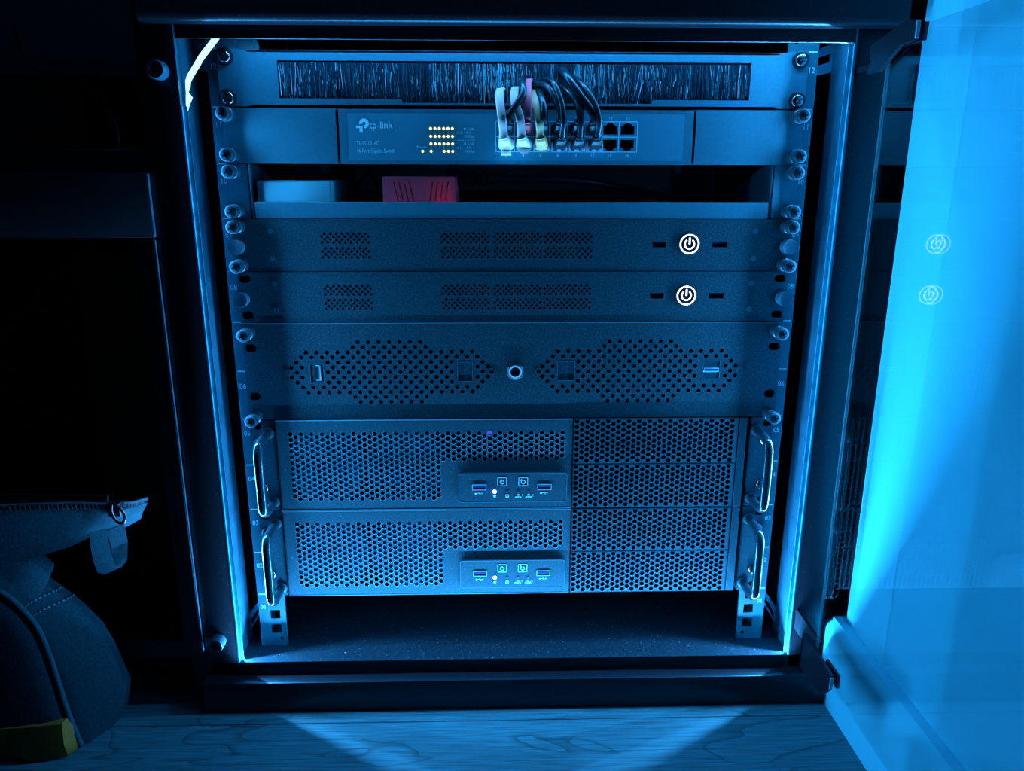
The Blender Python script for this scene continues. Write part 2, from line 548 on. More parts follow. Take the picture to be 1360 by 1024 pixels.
for sgn, x0, x1, xf in ((-1, -292, XL, XL), (1, XR, 294, XR)):
    p = MB()
    p.box(x0, x1, -28, -26.6, -24, 546, 0.5, 2)
    post = p.build('front_post', M_cab, cab)
    p = MB()
    f0, f1 = (xf - 0.2, xf + 1.0) if sgn < 0 else (xf - 1.0, xf + 0.2)
    # return flange with its brace ears (seen from the opening)
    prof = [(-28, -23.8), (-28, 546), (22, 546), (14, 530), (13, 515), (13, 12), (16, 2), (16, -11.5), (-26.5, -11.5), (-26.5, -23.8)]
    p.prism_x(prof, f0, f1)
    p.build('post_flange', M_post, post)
    # slotted braces that tie the post to the rail
    b = MB()
    xa, xb = (xf, xf + 17.0) if sgn < 0 else (xf, xf - 17.0)
    b.plate([(xa, 543), (xa, 520), (xb, 516), (xb, 536)],
            [[(xa * 0.8 + xb * 0.2, 534), (xa * 0.8 + xb * 0.2, 527.5), (xb * 0.94 + xa * 0.06, 524), (xb * 0.94 + xa * 0.06, 530)]], 13, 1.5)
    b.box(min(xf, xf + sgn * 1), max(xf, xf + sgn * 1), 11, 14.5, 518, 544)
    b.build('brace', M_post, cab)
    b = MB()
    b.plate([(xa, -4), (xb, 24), (xb, 38), (xa, 14)],
            [[(xa * .85 + xb * .15, 3), (xb * .9 + xa * .1, 26), (xb * .9 + xa * .1, 30.5), (xa * .85 + xb * .15, 9)]], 13, 1.5)
    b.box(min(xf, xf + sgn * 1), max(xf, xf + sgn * 1), 11, 14.5, -5, 15)
    b.build('brace', M_post, cab)
# round rubber door bumpers on the left post
for z, bx_ in ((513.0, -275.0), (12.6, -278.8)):
    MB().lathe([(7.2, 0), (7.2, -8.5), (6.4, -10), (4.6, -10), (4.2, -6), (0.5, -6)], (bx_, -28, z), 'y', 28).build(
        'door_bumper', M_knob if z < 100 else M_post, cab)
# mounting rails with square holes, numbers and unit marks
for sgn in (-1, 1):
    holes = []
    for u in range(12):
        for dz in (6.35, 22.25, 38.1):
            cx, cz = sgn * 232.55, 44.45 * u + dz
            holes.append(rrect(cx - 4.75, cx + 4.75, cz - 4.75, cz + 4.75, 0.6, 1))
    holes.append(disc(sgn * 229, 541, 2.0, 12))
    holes.append(disc(sgn * 228.5, -4.5, 1.8, 12))
    x0, x1 = sorted((sgn * 222.5, sgn * 248.2))
    rl = MB().plate(rrect(x0, x1, -12, 548, 1.0, 2), holes, 0, 2.0)
    a0, a1 = sorted((sgn * 246.4, sgn * 248.2))
    rl.box(a0, a1, 1.9, 42, -12, 548)
    rail = rl.build('mounting_rail', M_rail, cab)
    for u in range(1, 13):
        zc = 44.45 * (u - 1) + 28.5
        num = MB()
        text(num, '%02d' % u, sgn * 243.4, zc, 6.6, -0.12, 'CENTER', 0.9)
        num.box(sgn * 243.4 - 3.6, sgn * 243.4 + 3.6, -0.14, -0.05, 44.45 * u - 0.5, 44.45 * u + 0.5)
        num.build('unit_number', M_print, rail, smooth=0, fix=False)
MB().plate([(-244, 533.5), (-213, 533.5), (-211.5, 538), (-213, 543), (-218, 547), (-244, 547)], [], 22, 1.5).build('corner_gusset', M_box, cab, smooth=0)
# far mounting posts and bolts behind the shelf
for x in (-189.4, 172.0):
    b = MB().box(x - 4, x + 30, 151, 153, 380, 470)
    br = b.build('bracket', M_case, cab)
    MB().lathe([(5, 0), (5, -3), (3.4, -4.6), (0.3, -5)], (x, 151, 441.6), 'y', 6).build('bolt', M_usb, br)

# glass door, open square to the cabinet, with two clamp hinges
GX = 257.0
door = MB().box(GX + 1.0, GX + 3.4, -660, -98, 29, 530, 0.5).build('door', M_glass, cab, 'clear glass door pane', smooth=0)
MB().box(GX + 0.9, GX + 3.5, -98, -97.2, 29.2, 529.8, 0.2).build('polished_edge', M_gedge, door, 'polished glass edge on the hinge side', smooth=0)
for top in (True, False):
    h = MB()
    if top:
        poly = [(-79, 507), (-96, 507), (-101, 510), (-122, 520.5), (-137, 520.5), (-139, 523), (-139, 533), (-126, 535), (-79, 526)]
        leg = (510, 526)
    else:
        poly = [(-79, 13), (-79, 46), (-83, 48), (-89, 47), (-131, 44), (-136, 43), (-136, 29.5), (-127, 19), (-118, 15.5)]
        leg = (13, 46)
    h.prism_x(poly, GX - 3.4, GX - 0.6)
    h.prism_x([(-112, 521), (-137, 521), (-138, 532), (-112, 532)] if top else [(-112, 31), (-112, 42), (-135, 42), (-135, 30)], GX + 3.6, GX + 6)
    # leg that returns to the post
    h.prism_y([(GX - 3.4, leg[0] + 4), (GX + 14, leg[0] + 4), (GX + 14, leg[1] - 8), (GX - 3.4, leg[1] - 8)], -81, -78.5)
    h.box(GX + 11.4, GX + 14, -81, -28, leg[0] + 4, leg[1] - 8)
    h.build('hinge', M_cab, door, smooth=30)
    # bare edge of the clamp and its set screw
    zc = 527 if top else 36
    MB().box(GX - 3.2, GX - 0.8, -140.6 if top else -137.6, -139 if top else -136, zc - 5.5, zc + 5.5, 0.3).build('hinge_cap', M_usb, door)
    MB().lathe([(3.4, 0), (3.4, 1.2), (2.4, 1.8), (1.0, 1.8)], (GX + 6, -128, zc), 'x', 16).build('set_screw', M_usb, door)

# ------------------------------------------------------------------ LED strips
def channel(sgn, xf, z0, z1, owner):
    h = MB()
    k = 1 if sgn < 0 else -1
    def bx(a, b, y0, y1, c=0.0):
        x0, x1 = sorted((xf + k * a, xf + k * b))
        h.box(x0, x1, y0, y1, z0, z1, c)
    bx(0.0, 0.9, -27.85, -17.0)
    bx(0.9, 4.3, -25.85, -25.6)  # added front wall, keeps the light line out of view
    zl = 398.0
    for za, zb_, pr_ in ((z0, zl, 2.95), (zl, z1, 2.25)):
        x0, x1 = sorted((xf + k * 0.9, xf + k * pr_))
        h.box(x0, x1, -23.0, -22.6, za, min(zb_, z1))  # added baffle, shaped to cut light off the panel edges
    h.build('housing', M_housing, owner, smooth=0)
    e = MB()
    x = xf + k * 0.95
    n = 14
    for i in range(n):
        a = z0 + (z1 - z0) * i / n; b = z0 + (z1 - z0) * (i + 1) / n
        e.add([(x, -23.7, a), (x, -23.3, a), (x, -23.3, b), (x, -23.7, b)], [(0, 1, 2, 3) if k > 0 else (3, 2, 1, 0)])
    e.build('light_line', M_led, owner, smooth=0, fix=False)
sl = thing('led_strip', (XL + 1, -31, -10), 'bright LED strip up the left post, peeling away white-hot across the top corner', 'light strip', 'cabinet LED strips')
channel(-1, XL + 1.0, -23.5, 487, sl)
pth = [(-259.5, -21, 484), (-258.7, -21.5, 489), (-256.8, -22, 494), (-258.5, -20.6, 498), (-257.9, -19.6, 502), (-257.5, -19.4, 506), (-255.8, -19.5, 509.5), (-244, -22, 524), (-231, -23.5, 537.5), (-227, -23.8, 542)]
wid = [0.15, 1.3, 2.5, 0.9, 1.7, 2.0, 2.2, 2.2, 2.2, 2.2]
ls = MB()
Pp = [Vector(p) for p in pth]
lo = []; bk = []
for i, p in enumerate(Pp):
    d = (Pp[min(i + 1, len(Pp) - 1)] - Pp[max(i - 1, 0)]).normalized()
    w = Vector((d.z, 0, -d.x)).normalized()
    w = (w + Vector((0, 0.25, 0))).normalized()
    nrm = d.cross(w).normalized() * 0.3
    if nrm.y > 0: nrm = -nrm
    lo.append([tuple(p + w * wid[i] + nrm), tuple(p - w * wid[i] + nrm)])
    bk.append([tuple(p + w * wid[i] + nrm * 0.7), tuple(p - w * wid[i] + nrm * 0.7), tuple(p - w * wid[i] - nrm), tuple(p + w * wid[i] - nrm)])
ls.loops(lo, False, False)
MB().loops(bk).build('backing', M_in, sl, smooth=0)
ls.build('loose_end', M_ledw, sl, 'loose glowing end bridging the corner', smooth=0)
sr = thing('led_strip', (XR - 1, -31, -10), 'blue LED strip running up the right post beside the open door', 'light strip', 'cabinet LED strips')
channel(1, XR - 1.0, -23.5, 536, sr)
st = thing('led_strip', (3, -20, 546), 'LED strip tucked behind the lip of the top bar', 'light strip', 'cabinet LED strips')
MB().box(-222, 258, -25, -15, 545.2, 546.4).build('housing', M_housing, st, smooth=0)
e = MB()
for i in range(14):
    a = -220 + 476 * i / 14; b = a + 476 / 14
    e.add([(a, -20.4, 545.1), (b, -20.4, 545.1), (b, -19.6, 545.1), (a, -19.6, 545.1)], [(0, 3, 2, 1)])
e.build('light_line', M_ledt, st, smooth=0, fix=False)

sbm = thing('led_strip', (3, -29, -20), 'dark LED profile in the gap between sill and bottom plate, lighting the rack from below', 'light strip', 'cabinet LED strips')
MB().box(-256, 261, -30.2, -28.05, -23.9, -13.1).box(-256, 261, -30.2, -29.6, -13.1, -10.1).build('housing', M_in, sbm, smooth=0)
e = MB()
for i in range(14):
    a = -255 + 515 * i / 14; b = a + 515 / 14
    e.add([(a, -28.9, -12.95), (b, -28.9, -12.95), (b, -28.1, -12.95), (a, -28.1, -12.95)], [(0, 1, 2, 3)])
e.build('light_line', M_ledb, sbm, smooth=0, fix=False)

# ------------------------------------------------------------------ fasteners (shared meshes)
def thumb_mesh():
    b = MB()
    r = 5.4; n = 24
    ls = []
    for y, rr in ((0, 4.6), (-1.2, 4.6), (-1.4, 5.6), (-9.5, 5.6), (-10.5, 4.7), (-12.0, 4.7), (-12.6, 5.4), (-18.2, 5.4), (-19.6, 4.6), (-20, 3.6)):
        l = []
        for i in range(n):
            k = rr * (1.0 + (0.035 if (i % 2 and 1.3 < -y < 18.5) else 0))
            a = 2 * PI * i / n
            l.append((k * math.cos(a), y, k * math.sin(a)))
        ls.append(l)
    b.loops(ls)
    me = b.mesh('thumbscrew', smooth=35)
    me.materials.append(M_thumb); me.materials.append(M_cross)
    return me
def cross_mesh(r, w, y):
    b = MB()
    for a in (0.4, 0.4 + PI / 2):
        c, s = math.cos(a), math.sin(a)
        q = [(c * r - s * w, y, s * r + c * w), (-c * r - s * w, y, -s * r + c * w), (-c * r + s * w, y, -s * r - c * w), (c * r + s * w, y, s * r - c * w)]
        b.loops([q, [(x, y + 0.4, z) for x, yy, z in q]])
    me = b.mesh('cross_recess', smooth=0)
    me.materials.append(M_cross)
    return me
THUMB = thumb_mesh()
THUMBX = cross_mesh(3.0, 0.75, -20.25)
pan = MB().lathe([(5.6, 0), (5.6, -1.0), (4.9, -2.3), (3.4, -3.2), (1.5, -3.6), (0.2, -3.65)], (0, 0, 0), 'y', 24)
SCREW = pan.mesh('screw'); SCREW.materials.append(M_screw)
wash = MB().lathe([(7.2, 0), (7.2, -1.2), (6.6, -1.6), (5.0, -1.6)], (0, 0, 0), 'y', 28)
WASHER = wash.mesh('washer'); WASHER.materials.append(M_dark)
SCREWX = cross_mesh(2.9, 0.7, -3.85)
knob = MB().lathe([(5.2, 0), (5.2, -1.5), (6.5, -2.0), (6.5, -8.6), (6.1, -9.4), (4.0, -9.2), (0.2, -9.1)], (0, 0, 0), 'y', 32)
KNOB = knob.mesh('captive_knob'); KNOB.materials.append(M_knob)
dim = MB()
arc_ring(dim, 0, 0, 1.5, 2.3, 0, 360, -0.35, 0.0, 16)
dim.lathe([(1.5, 0), (1.5, -0.15), (0.2, -0.2)], (0, 0, 0), 'y', 12)
RIVET = dim.mesh('rivet'); RIVET.materials.append(M_plate)

def thumb(parent, x, z, y=-2.2):
    t = link(THUMB, 'thumbscrew', (x, y, z), parent)
    link(THUMBX, 'cross_recess', (x, y, z), t)
def screw(parent, x, z, y=-2.2, washer=True):
    t = link(SCREW, 'screw', (x, y - (1.4 if washer else 0), z), parent)
    if washer: link(WASHER, 'washer', (x, y, z), t)
    link(SCREWX, 'cross_recess', (x, y - (1.4 if washer else 0), z), t)

# ------------------------------------------------------------------ U12 brush panel
U = 44.45
bp_ = thing('brush_panel', (0, 0, 511), 'grey brush-strip panel at the very top of the rack, cables coming through its middle', 'rack panel')
z0, z1 = 11 * U + 0.3, 12 * U - 0.3
out = [(-239, z0), (239, z0), (239, z1 + 4), (232, z1 + 4), (224, z1 + 4), (220, z1 - 1.6), (-214, z1 - 1.6), (-219, z1 + 4), (-239, z1 + 4)]
out = [(-239, z0), (239, z0), (239, z1), (224, z1), (219, z1 - 1.2), (-219, z1 - 1.2), (-224, z1), (-239, z1)]
hole = [(-191.5, 495.6), (-93, 495.6), (-92, 492.6), (112, 492.6), (113, 495.6), (192.5, 495.6), (192.5, 524.4), (-191.5, 524.4)]
b = MB().plate(out, [hole], -3.2, 1.6)
b.box(-215, 215, -3.2, 14, z0, z0 + 1.4).box(-215, 215, -3.2, 14, z1 - 2.8, z1 - 1.4)
b.build('plate', M_plate, bp_)
MB().box(-205, 205, 9, 10, z0, z1 - 3).build('backing', M_dark, bp_)
MB().box(-193, 193.5, -1.4, 6, 522.5, 527, 0.4).build('brush_holder', M_dark, bp_)
br = MB(); pale = MB()
clump = {}
for i in range(6200):
    x = rnd.uniform(-191, 192.2)
    cl = int(x // 8)
    cx = clump.setdefault(cl, (rnd.gauss(0, 1.3), rnd.uniform(-1.4, 1.4), rnd.random()))
    y = rnd.uniform(-2.9, 2.0)
    dx = rnd.gauss(cx[0], 1.6)
    dy = rnd.gauss(cx[1], 1.6)
    ln = rnd.uniform(24, 33) if -92 < x < 112 else rnd.uniform(23, 29)
    if -2 < x < 52: dx += (x - 25) * rnd.uniform(0.0, 0.16); dy += rnd.uniform(-2.5, 0.5)
    zt = 522.8; w = rnd.uniform(0.12, 0.26)
    pm = (x + dx * 0.4 + rnd.gauss(0, .5), min(y + dy * 0.5, 7.5), zt - ln * 0.5)
    pe = (x + dx, max(-3.0 if zt - ln > 496.2 else -1.4, min(y + dy, 7.5)), max(zt - ln, 491.0))
    vs = []
    for (a, bb, c, k) in ((x, y, zt, 1.0), (*pm, 1.0), (*pe, 0.7)):
        vs += [(a - w * k, bb, c), (a + w * k, bb, c), (a, bb - w * 1.5 * k, c)]
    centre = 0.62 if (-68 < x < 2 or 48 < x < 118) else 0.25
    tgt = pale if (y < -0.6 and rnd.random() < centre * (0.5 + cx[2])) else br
    if tgt is pale and rnd.random() < 0.8:      # short pale piece paints a glint on part of the fibre
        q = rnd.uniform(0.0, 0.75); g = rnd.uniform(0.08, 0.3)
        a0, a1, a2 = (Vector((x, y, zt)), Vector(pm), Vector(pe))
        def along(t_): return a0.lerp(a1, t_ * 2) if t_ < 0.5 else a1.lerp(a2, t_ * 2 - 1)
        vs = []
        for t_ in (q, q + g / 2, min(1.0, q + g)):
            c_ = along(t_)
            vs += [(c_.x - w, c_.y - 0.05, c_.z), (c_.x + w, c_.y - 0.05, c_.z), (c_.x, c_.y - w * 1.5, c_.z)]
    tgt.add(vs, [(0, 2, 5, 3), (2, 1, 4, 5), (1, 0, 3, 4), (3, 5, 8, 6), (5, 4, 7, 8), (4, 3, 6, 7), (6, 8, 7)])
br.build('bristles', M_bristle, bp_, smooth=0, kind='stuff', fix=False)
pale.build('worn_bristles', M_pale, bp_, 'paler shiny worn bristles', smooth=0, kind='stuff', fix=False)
for x, z in ((-232.5, 527), (-232.5, 495.5), (232.5, 527), (232.5, 495.5)): screw(bp_, x, z, -3.2)

# ------------------------------------------------------------------ U11 network switch
sw = thing('network_switch', (0, 0, 466), 'grey 16-port network switch with yellow lights, plugged full of patch cables', 'network switch')
z0, z1 = 444.7, 488.0
b = MB().plate(rect(-144.5, 147.5, z0, 487.6), [rect(-137.2, 139.9, 447.6, 484.4)], -4.4, 1.6)
b.box(-144.5, 147.5, -4.2, 180, 486.4, 487.6).box(-144.5, 147.5, -4.2, 180, z0, z0 + 1.2)
b.box(-144.5, -143.3, -4.2, 180, z0, 487.6).box(146.3, 147.5, -4.2, 180, z0, 487.6).box(-144.5, 147.5, 178, 180, z0, 487.6)
b.build('housing', M_plate, sw)
for s, a0, a1 in ((-1, -239, -145.2), (1, 148.2, 239)):
    sl_h = [rrect(s * 232.5 - 4.5, s * 232.5 + 4.5, zz - 3.2, zz + 3.2, 3.1, 4) for zz in (451.2, 482)]
    e_ = MB().plate(rect(a0, a1, z0, z1), sl_h, -3.4, 2.0)
    xx = a1 if s < 0 else a0
    e_.box(min(xx, xx - s * -1.6), max(xx, xx - s * -1.6), -3.4, 60, z0 + 1, z1 - 1)
    e_.build('rack_ear', M_plate, sw)
    for zz in (451.2, 482.6): thumb(sw, s * 232.5, zz, -3.4)
cols = [92.9 - 14.4 * (7 - k) for k in range(8)]
holes = []; 
def rj(x, z, up):
    k = 1 if up else -1
    p = [(-5.7, -3.9), (5.7, -3.9), (5.7, 2.9), (3.4, 2.9), (3.4, 4.4), (1.9, 4.4), (1.9, 5.6), (-1.9, 5.6), (-1.9, 4.4), (-3.4, 4.4), (-3.4, 2.9), (-5.7, 2.9)]
    p = [(x + a, z + k * c) for a, c in p]
    return p if up else p[::-1]
for x in cols:
    holes.append(rj(x, 472.4, True)); holes.append(rj(x, 460.6, False))
MB().plate(rect(-137.2, 139.9, 447.6, 484.4), holes, -4.6, 1.2).build('faceplate', M_film, sw)
for x in cols:
    for z, up in ((472.4, True), (460.6, False)):
        q = rj(x, z, up)
        p = MB()
        p.loops([[(a, -3.4, c) for a, c in q], [(a, 9, c) for a, c in q]], True, False)
        p.add([(a, 9, c) for a, c in q], [tuple(range(len(q)))])
        zz = z - 3.3 if up else z + 3.3
        po = p.build('port', M_dark, sw, smooth=0)
        pins = MB()
        for k in range(8): pins.box(x - 3.6 + k, x - 3.2 + k, -1, 6, zz - 0.2, zz + 0.2)
        pins.build('contact', M_gold, po, smooth=0)
pr = MB()
fx0, fx1, fz0, fz1, yy = -16.4, 101.3, 454.4, 478.8, -4.72
for q in ((fx0, fx1, fz0, fz0 + .55), (fx0, fx1, fz1 - .55, fz1), (fx0, fx0 + .55, fz0, fz1), (fx1 - .55, fx1, fz0, fz1), (fx0, fx1, 466.2, 466.8)):
    pr.box(q[0], q[1], yy, -4.55, q[2], q[3])
for k in range(7): pr.box(cols[k] + 6.95, cols[k] + 7.45, yy, -4.55, fz0, fz1)
pr.build('port_border', M_printd, sw, smooth=0)
tx = MB()
for k, x in enumerate(cols):
    text(tx, str(2 * k + 1), x, 480.3, 3.4, -4.72, 'CENTER'); text(tx, str(2 * k + 2), x, 450.8, 3.4, -4.72, 'CENTER')
text(tx, 'TL-SG1016D', -130.8, 459.6, 4.6, -4.72, 'LEFT', 0.77)
text(tx, '16-Port Gigabit Switch', -131.0, 453.6, 4.6, -4.72, 'LEFT', 0.745)
text(tx, 'Power', -81.5, 457.2, 3.2, -4.72)
ledx = [-69.6 + 3.56 * k for k in range(8)]
for k in range(8):
    text(tx, str(2 * k + 1), ledx[k], 468.6, 2.7, -4.72, 'CENTER'); text(tx, str(2 * k + 2), ledx[k], 456.7, 2.7, -4.72, 'CENTER')
for z in (472.0, 460.2):
    tx.lathe([(0.8, 0), (0.2, -0.1)], (-41.5, -4.65, z + 0.7), 'y', 10)
    text(tx, 'Link', -39.2, z - 0.3, 2.9, -4.72); text(tx, '- Act', -42.3, z - 3.2, 2.9, -4.72); text(tx, '1000Mbps', -42.3, z - 6.3, 2.9, -4.72, 'LEFT', 0.72)
for k in range(18): tx.box(-70.5 + 2.05 * k, -69.2 + 2.05 * k, -4.7, -4.55, 463.5, 463.9)
tx.build('lettering', M_printd, sw, smooth=0, fix=False, kind='stuff')
lg = MB()
lx, lz = -123.9, 476.4
arc_ring(lg, lx, lz, 1.3, 3.9, -90, 190, -4.78, -4.55, 30)
lg.box(-130.4, -125.2, -4.78, -4.55, 472.8, 474.7)
lg.box(-127.8, -125.2, -4.78, -4.55, 469.9, 472.7)
text(lg, 'tp-link', -119.6, 472.6, 8.0, -4.74, 'LEFT', 0.92)
lg.build('logo', M_print, sw, smooth=0, fix=False)
IND = MB().lathe([(1.15, 0), (1.15, -0.5), (0.8, -0.8), (0.1, -0.9)], (0, 0, 0), 'y', 12).mesh('indicator_light')
IND.materials.append(M_yled)
for z in (472.7, 466.6, 460.7):
    for k in range(6): link(IND, 'indicator_light', (ledx[k], -4.6, z), sw)
for x in (-76.6, ledx[0], ledx[3], ledx[4], ledx[5]): link(IND, 'indicator_light', (x, -4.6, 454.8), sw)

# ------------------------------------------------------------------ patch cables
def rr_sec(w, h, r=0.3, n=2):
    return rrect(-w / 2, w / 2, -h / 2, h / 2, r * min(w, h), n)
def patch(kind, k, top, way, label, boot, jacket, flat=False, clear=True, r=2.6):
    x = cols[k]; z = 472.4 if top else 460.6
    t = thing('patch_cable', (x, -5, z), label, 'cable', 'patch cables in the switch')
    s = 1 if top else -1
    # plug body (goes into the port), then the boot that curls upwards
    pl = MB().box(x - 5.2, x + 5.2, -14, 6, z - 3.6, z + 2.6, 0.5)
    pl.build('plug', M_clear if clear else boot, t)
    tab = MB()
    if kind == 'tab':      # long release tab below the plug
        tab.prism_x([(-4, z - 3.7), (-26, z - 9.5), (-26.8, z - 8.2), (-4, z - 2.4)], x - 4.0, x + 4.0)
    elif kind == 'round':
        pts = [(5.6 * math.cos(a), -abs(4.8 * math.sin(a))) for a in [PI + PI * i / 10 for i in range(11)]]
        tab.loops([[(x + a, -22.5 + c * 0.95 + dy, z - 3.4 + c) for a, c in pts] for dy in (0, 1.4)])
    else:
        tab.prism_x([(-5, z + s * 3.4), (-16, z + s * 5.6), (-16.6, z + s * 4.6), (-5, z + s * 2.2)], x - 1.6, x + 1.6)
        if not top:
            tab.box(x - 6.0, x - 5.2, -24, -6, z - 5.2, z + 1.5, 0.2).box(x + 5.2, x + 6.0, -24, -6, z - 5.2, z + 1.5, 0.2)
    tab.build('latch', boot if kind in ('tab', 'round') else M_clear, t)
    bt = MB()
    e0 = Vector(way[-1])
    path = [(x, -13, z - 0.4), (x, -21, z - 0.2), ((x * 2 + e0.x) / 3, -27, z + 1.6), ((x + e0.x * 2) / 3, -30, z + 5.0)]
    W, H = (12.2, 9.0) if kind in ('tab', 'round', 'boot') else (11.4, 8.0)
    def sec(q):
        g = 1 + (0.07 if int(q * 9) % 2 else 0.0)
        f = 1 - 0.42 * q
        return rr_sec(W * f * g, H * (1 - 0.35 * q) * g, 0.3)
    bt.sweep(path, sec, sub=5)
    bt.build('boot', boot, t, smooth=25)
    cb = MB()
    P = [Vector(p) for p in (way if way[-1][2] - path[3][2] > 8 else way[:-1])] + [Vector(path[3]) + Vector((0, -1.5, 4)), Vector(path[3]) + Vector((0, 0.6, -1.5))]
    cb.sweep(P, rr_sec(6.6, 2.2, 0.45) if flat else circ(r, 10), sub=7)
    cb.build('cord', jacket, t, smooth=60)

BACK = 22.0
patch('boot', 0, True, [(14, BACK, 512), (8, 4, 512), (5, -14, 508), (5, -26, 497), (-4, -33, 484)], 'dark cable crossing between the two white ones, leftmost plug of the upper row', M_dark, M_cable, r=2.9)
patch('boot', 1, True, [(12, BACK, 509), (11.6, 2, 511), (9.2, -14, 507), (9.0, -27, 494), (9.2, -33, 482)], 'red flat patch cable between white and yellow ones', M_redp, M_red, True)
patch('boot', 2, True, [(24, BACK, 505), (20, 0, 503), (19, -14, 499), (21, -25, 491), (22, -30, 480)], 'dark blue-black cable just right of the yellow one in the upper row', M_dark, M_cable, r=3.4)
patch('boot', 3, True, [(16, BACK, 508), (14, 2, 508), (24, -16, 505), (31, -26, 494), (35, -31, 482)], 'thin dark cable in the upper row, bowing over to the fourth column', M_dark, M_cable)
patch('boot', 4, True, [(30, BACK, 508), (33, 2, 508), (40, -14, 502), (48, -26, 491), (50, -31, 481)], 'dark cable in the upper row, half hidden under two others, fifth column', M_dark, M_cable)
patch('boot', 5, True, [(44, BACK, 514), (38, 4, 519), (40, -14, 513), (50, -26, 497), (60, -33, 483)], 'thick dark cable looping from top of brush down to sixth upper port', M_dark, M_cable, r=3.4)
patch('tab', 0, False, [(2, BACK, 498), (-10, 2, 503), (-12.8, -16, 501), (-13, -26, 492), (-11.5, -33, 480)], 'white flat patch cable with printed jacket and long square tab, leftmost of all', M_whitep, M_white, True, False)
patch('round', 1, False, [(8, BACK, 506), (1, 0, 505), (-1.0, -18, 500), (-1, -28, 491), (2.5, -33, 480)], 'white flat patch cable with rounded tab, second from the left', M_whitep, M_white, True, False)
patch('boot', 2, False, [(17, BACK, 503), (15, 0, 503), (14.5, -16, 498), (15.5, -27, 489), (18, -33, 477)], 'pale yellow flat patch cable with olive boot', M_khakip, M_yellow, True, False)
patch('plain', 3, False, [(22, BACK, 510), (21, 2, 511), (29, -16, 508), (35, -28, 493), (37, -34, 478)], 'black patch cable right of the yellow one in the lower row', M_dark, M_cable)
patch('plain', 4, False, [(36, BACK, 507), (36, 2, 508), (44, -16, 501), (50, -28, 488), (51, -33, 477)], 'black patch cable, middle of the three black ones in the lower row', M_dark, M_cable)
patch('plain', 5, False, [(42, BACK, 512), (44, 2, 513), (52, -14, 507), (61, -28, 492), (65, -34, 478)], 'black patch cable at the right end of the lower row, beside the empty ports', M_dark, M_cable)

# ------------------------------------------------------------------ U10 shelf and what stands on it
shf = thing('rack_shelf', (0, 0, 400), 'grey rack shelf with an upturned front lip, below the network switch', 'shelf')
b = MB().box(-218.5, 216.5, -3.2, -1.8, 400.2, 413.9, 0.3).box(-218.5, 216.5, -2.5, 260, 400.2, 401.4)
b.build('tray', M_plate, shf)
for s, a0, a1, xi in ((-1, -239, -221.2, -221.8), (1, 217.9, 239, 218.5)):
    e_ = MB().plate(rect(a0, a1, 400.6, 444.2), [rrect(s * 232.5 - 4.5, s * 232.5 + 4.5, zz - 3.2, zz + 3.2, 3.1, 4) for zz in (406.5, 438)], -3.0, 1.8)
    e_.prism_x([(-3, 400.6), (-3, 444.2), (20, 444.2), (150, 412), (250, 400.6)], xi - 0.7, xi + 0.7)
    e_.build('rack_ear', M_plate, shf)
    for zz in (406.6, 438.0): thumb(shf, s * 232.5, zz, -3.0)

bx = thing('metal_enclosure', (-186, 50, 401.5), 'plain light-blue-grey metal box on the left of the shelf', 'box')
MB().box(-217.2, -154.6, 2, 96, 401.6, 430.6, 1.6, 3).build('shell', M_box, bx)
MB().box(-216, -156, 4, 94, 430.6, 431.2, 0.3).build('lid', M_box, bx)

rb = thing('vented_case', (-82, 45, 401.5), 'small red plastic box with slanted vent slits on the shelf', 'box')
sl = []
for k in range(4):
    x = -104 + 4.4 * k
    sl.append([(x + 3.6, 414), (x + 4.7, 414), (x + 1.1, 430.5), (x, 430.5)])
    x = -73.4 + 4.4 * k
    sl.append([(x, 414), (x + 1.1, 414), (x + 3.9, 430.5), (x + 2.8, 430.5)])
b = MB().plate(rrect(-112.8, -51.2, 401.6, 434.6, 2.2, 3), sl, 10, 1.6)
b.build('front', M_redp, rb)
b = MB().box(-112.8, -111.2, 11.6, 95, 401.6, 432).box(-52.8, -51.2, 11.6, 95, 401.6, 432).box(-112.8, -51.2, 94, 95.6, 401.6, 432)
b.box(-112.8, -51.2, 11.6, 95.6, 401.6, 403)
b.build('shell', M_redp, rb)
MB().box(-112.8, -51.2, 11.6, 95.6, 432.4, 434.4, 0.6).build('lid', M_redp, rb)
MB().box(-108, -56, 16, 90, 406, 407.4).build('circuit_board', M_dark, rb)
MB().box(-62, -57, 18, 21, 407.5, 410).build('indicator_light', M_rled, rb)

cd = thing('power_cord', (-10, 70, 433), 'black power cord with ribbed strain relief behind the red box', 'cable')
b = MB()
pr_ = [(7.5, -62)]
for k in range(6): pr_ += [(6.6, -48 + 5 * k), (6.6, -46 + 5 * k), (5.2, -45.8 + 5 * k), (5.2, -43.2 + 5 * k)]
b.lathe(pr_ + [(4.2, -12)], (0, 70, 433), 'x', 16)
b.build('strain_relief', M_dark, cd, smooth=30)
b = MB(); b.sweep([(-14, 70, 433), (10, 70, 432.6), (45, 72, 432), (80, 84, 429), (130, 110, 420), (170, 140, 412)], circ(3.6, 12))
b.build('cord', M_cable, cd, smooth=60)
lp = MB(); lp.sweep([(-150, 120, 405), (-150, 110, 425), (-138, 90, 437), (-126, 60, 430), (-118, 40, 420), (-121, 28, 410), (-128, 25, 404)], circ(2.4, 10))
tag(lp.build('loose_cable', M_cable, smooth=60, at=(-128, 25, 404)), 'thin black cable bent in a loop left of the red box', 'cable')

# ------------------------------------------------------------------ perforation helpers
def hexgrid(x0, cols_n, dx, ztop, rows_n, p, inside, r, n=10):
    out = []
    for i in range(cols_n):
        for j in range(rows_n):
            x = x0 + dx * i; z = ztop - p * j - (p / 2 if i % 2 else 0)
            if inside(i, j, x, z): out.append(disc(x, z, r, n, PI / n))
    return out

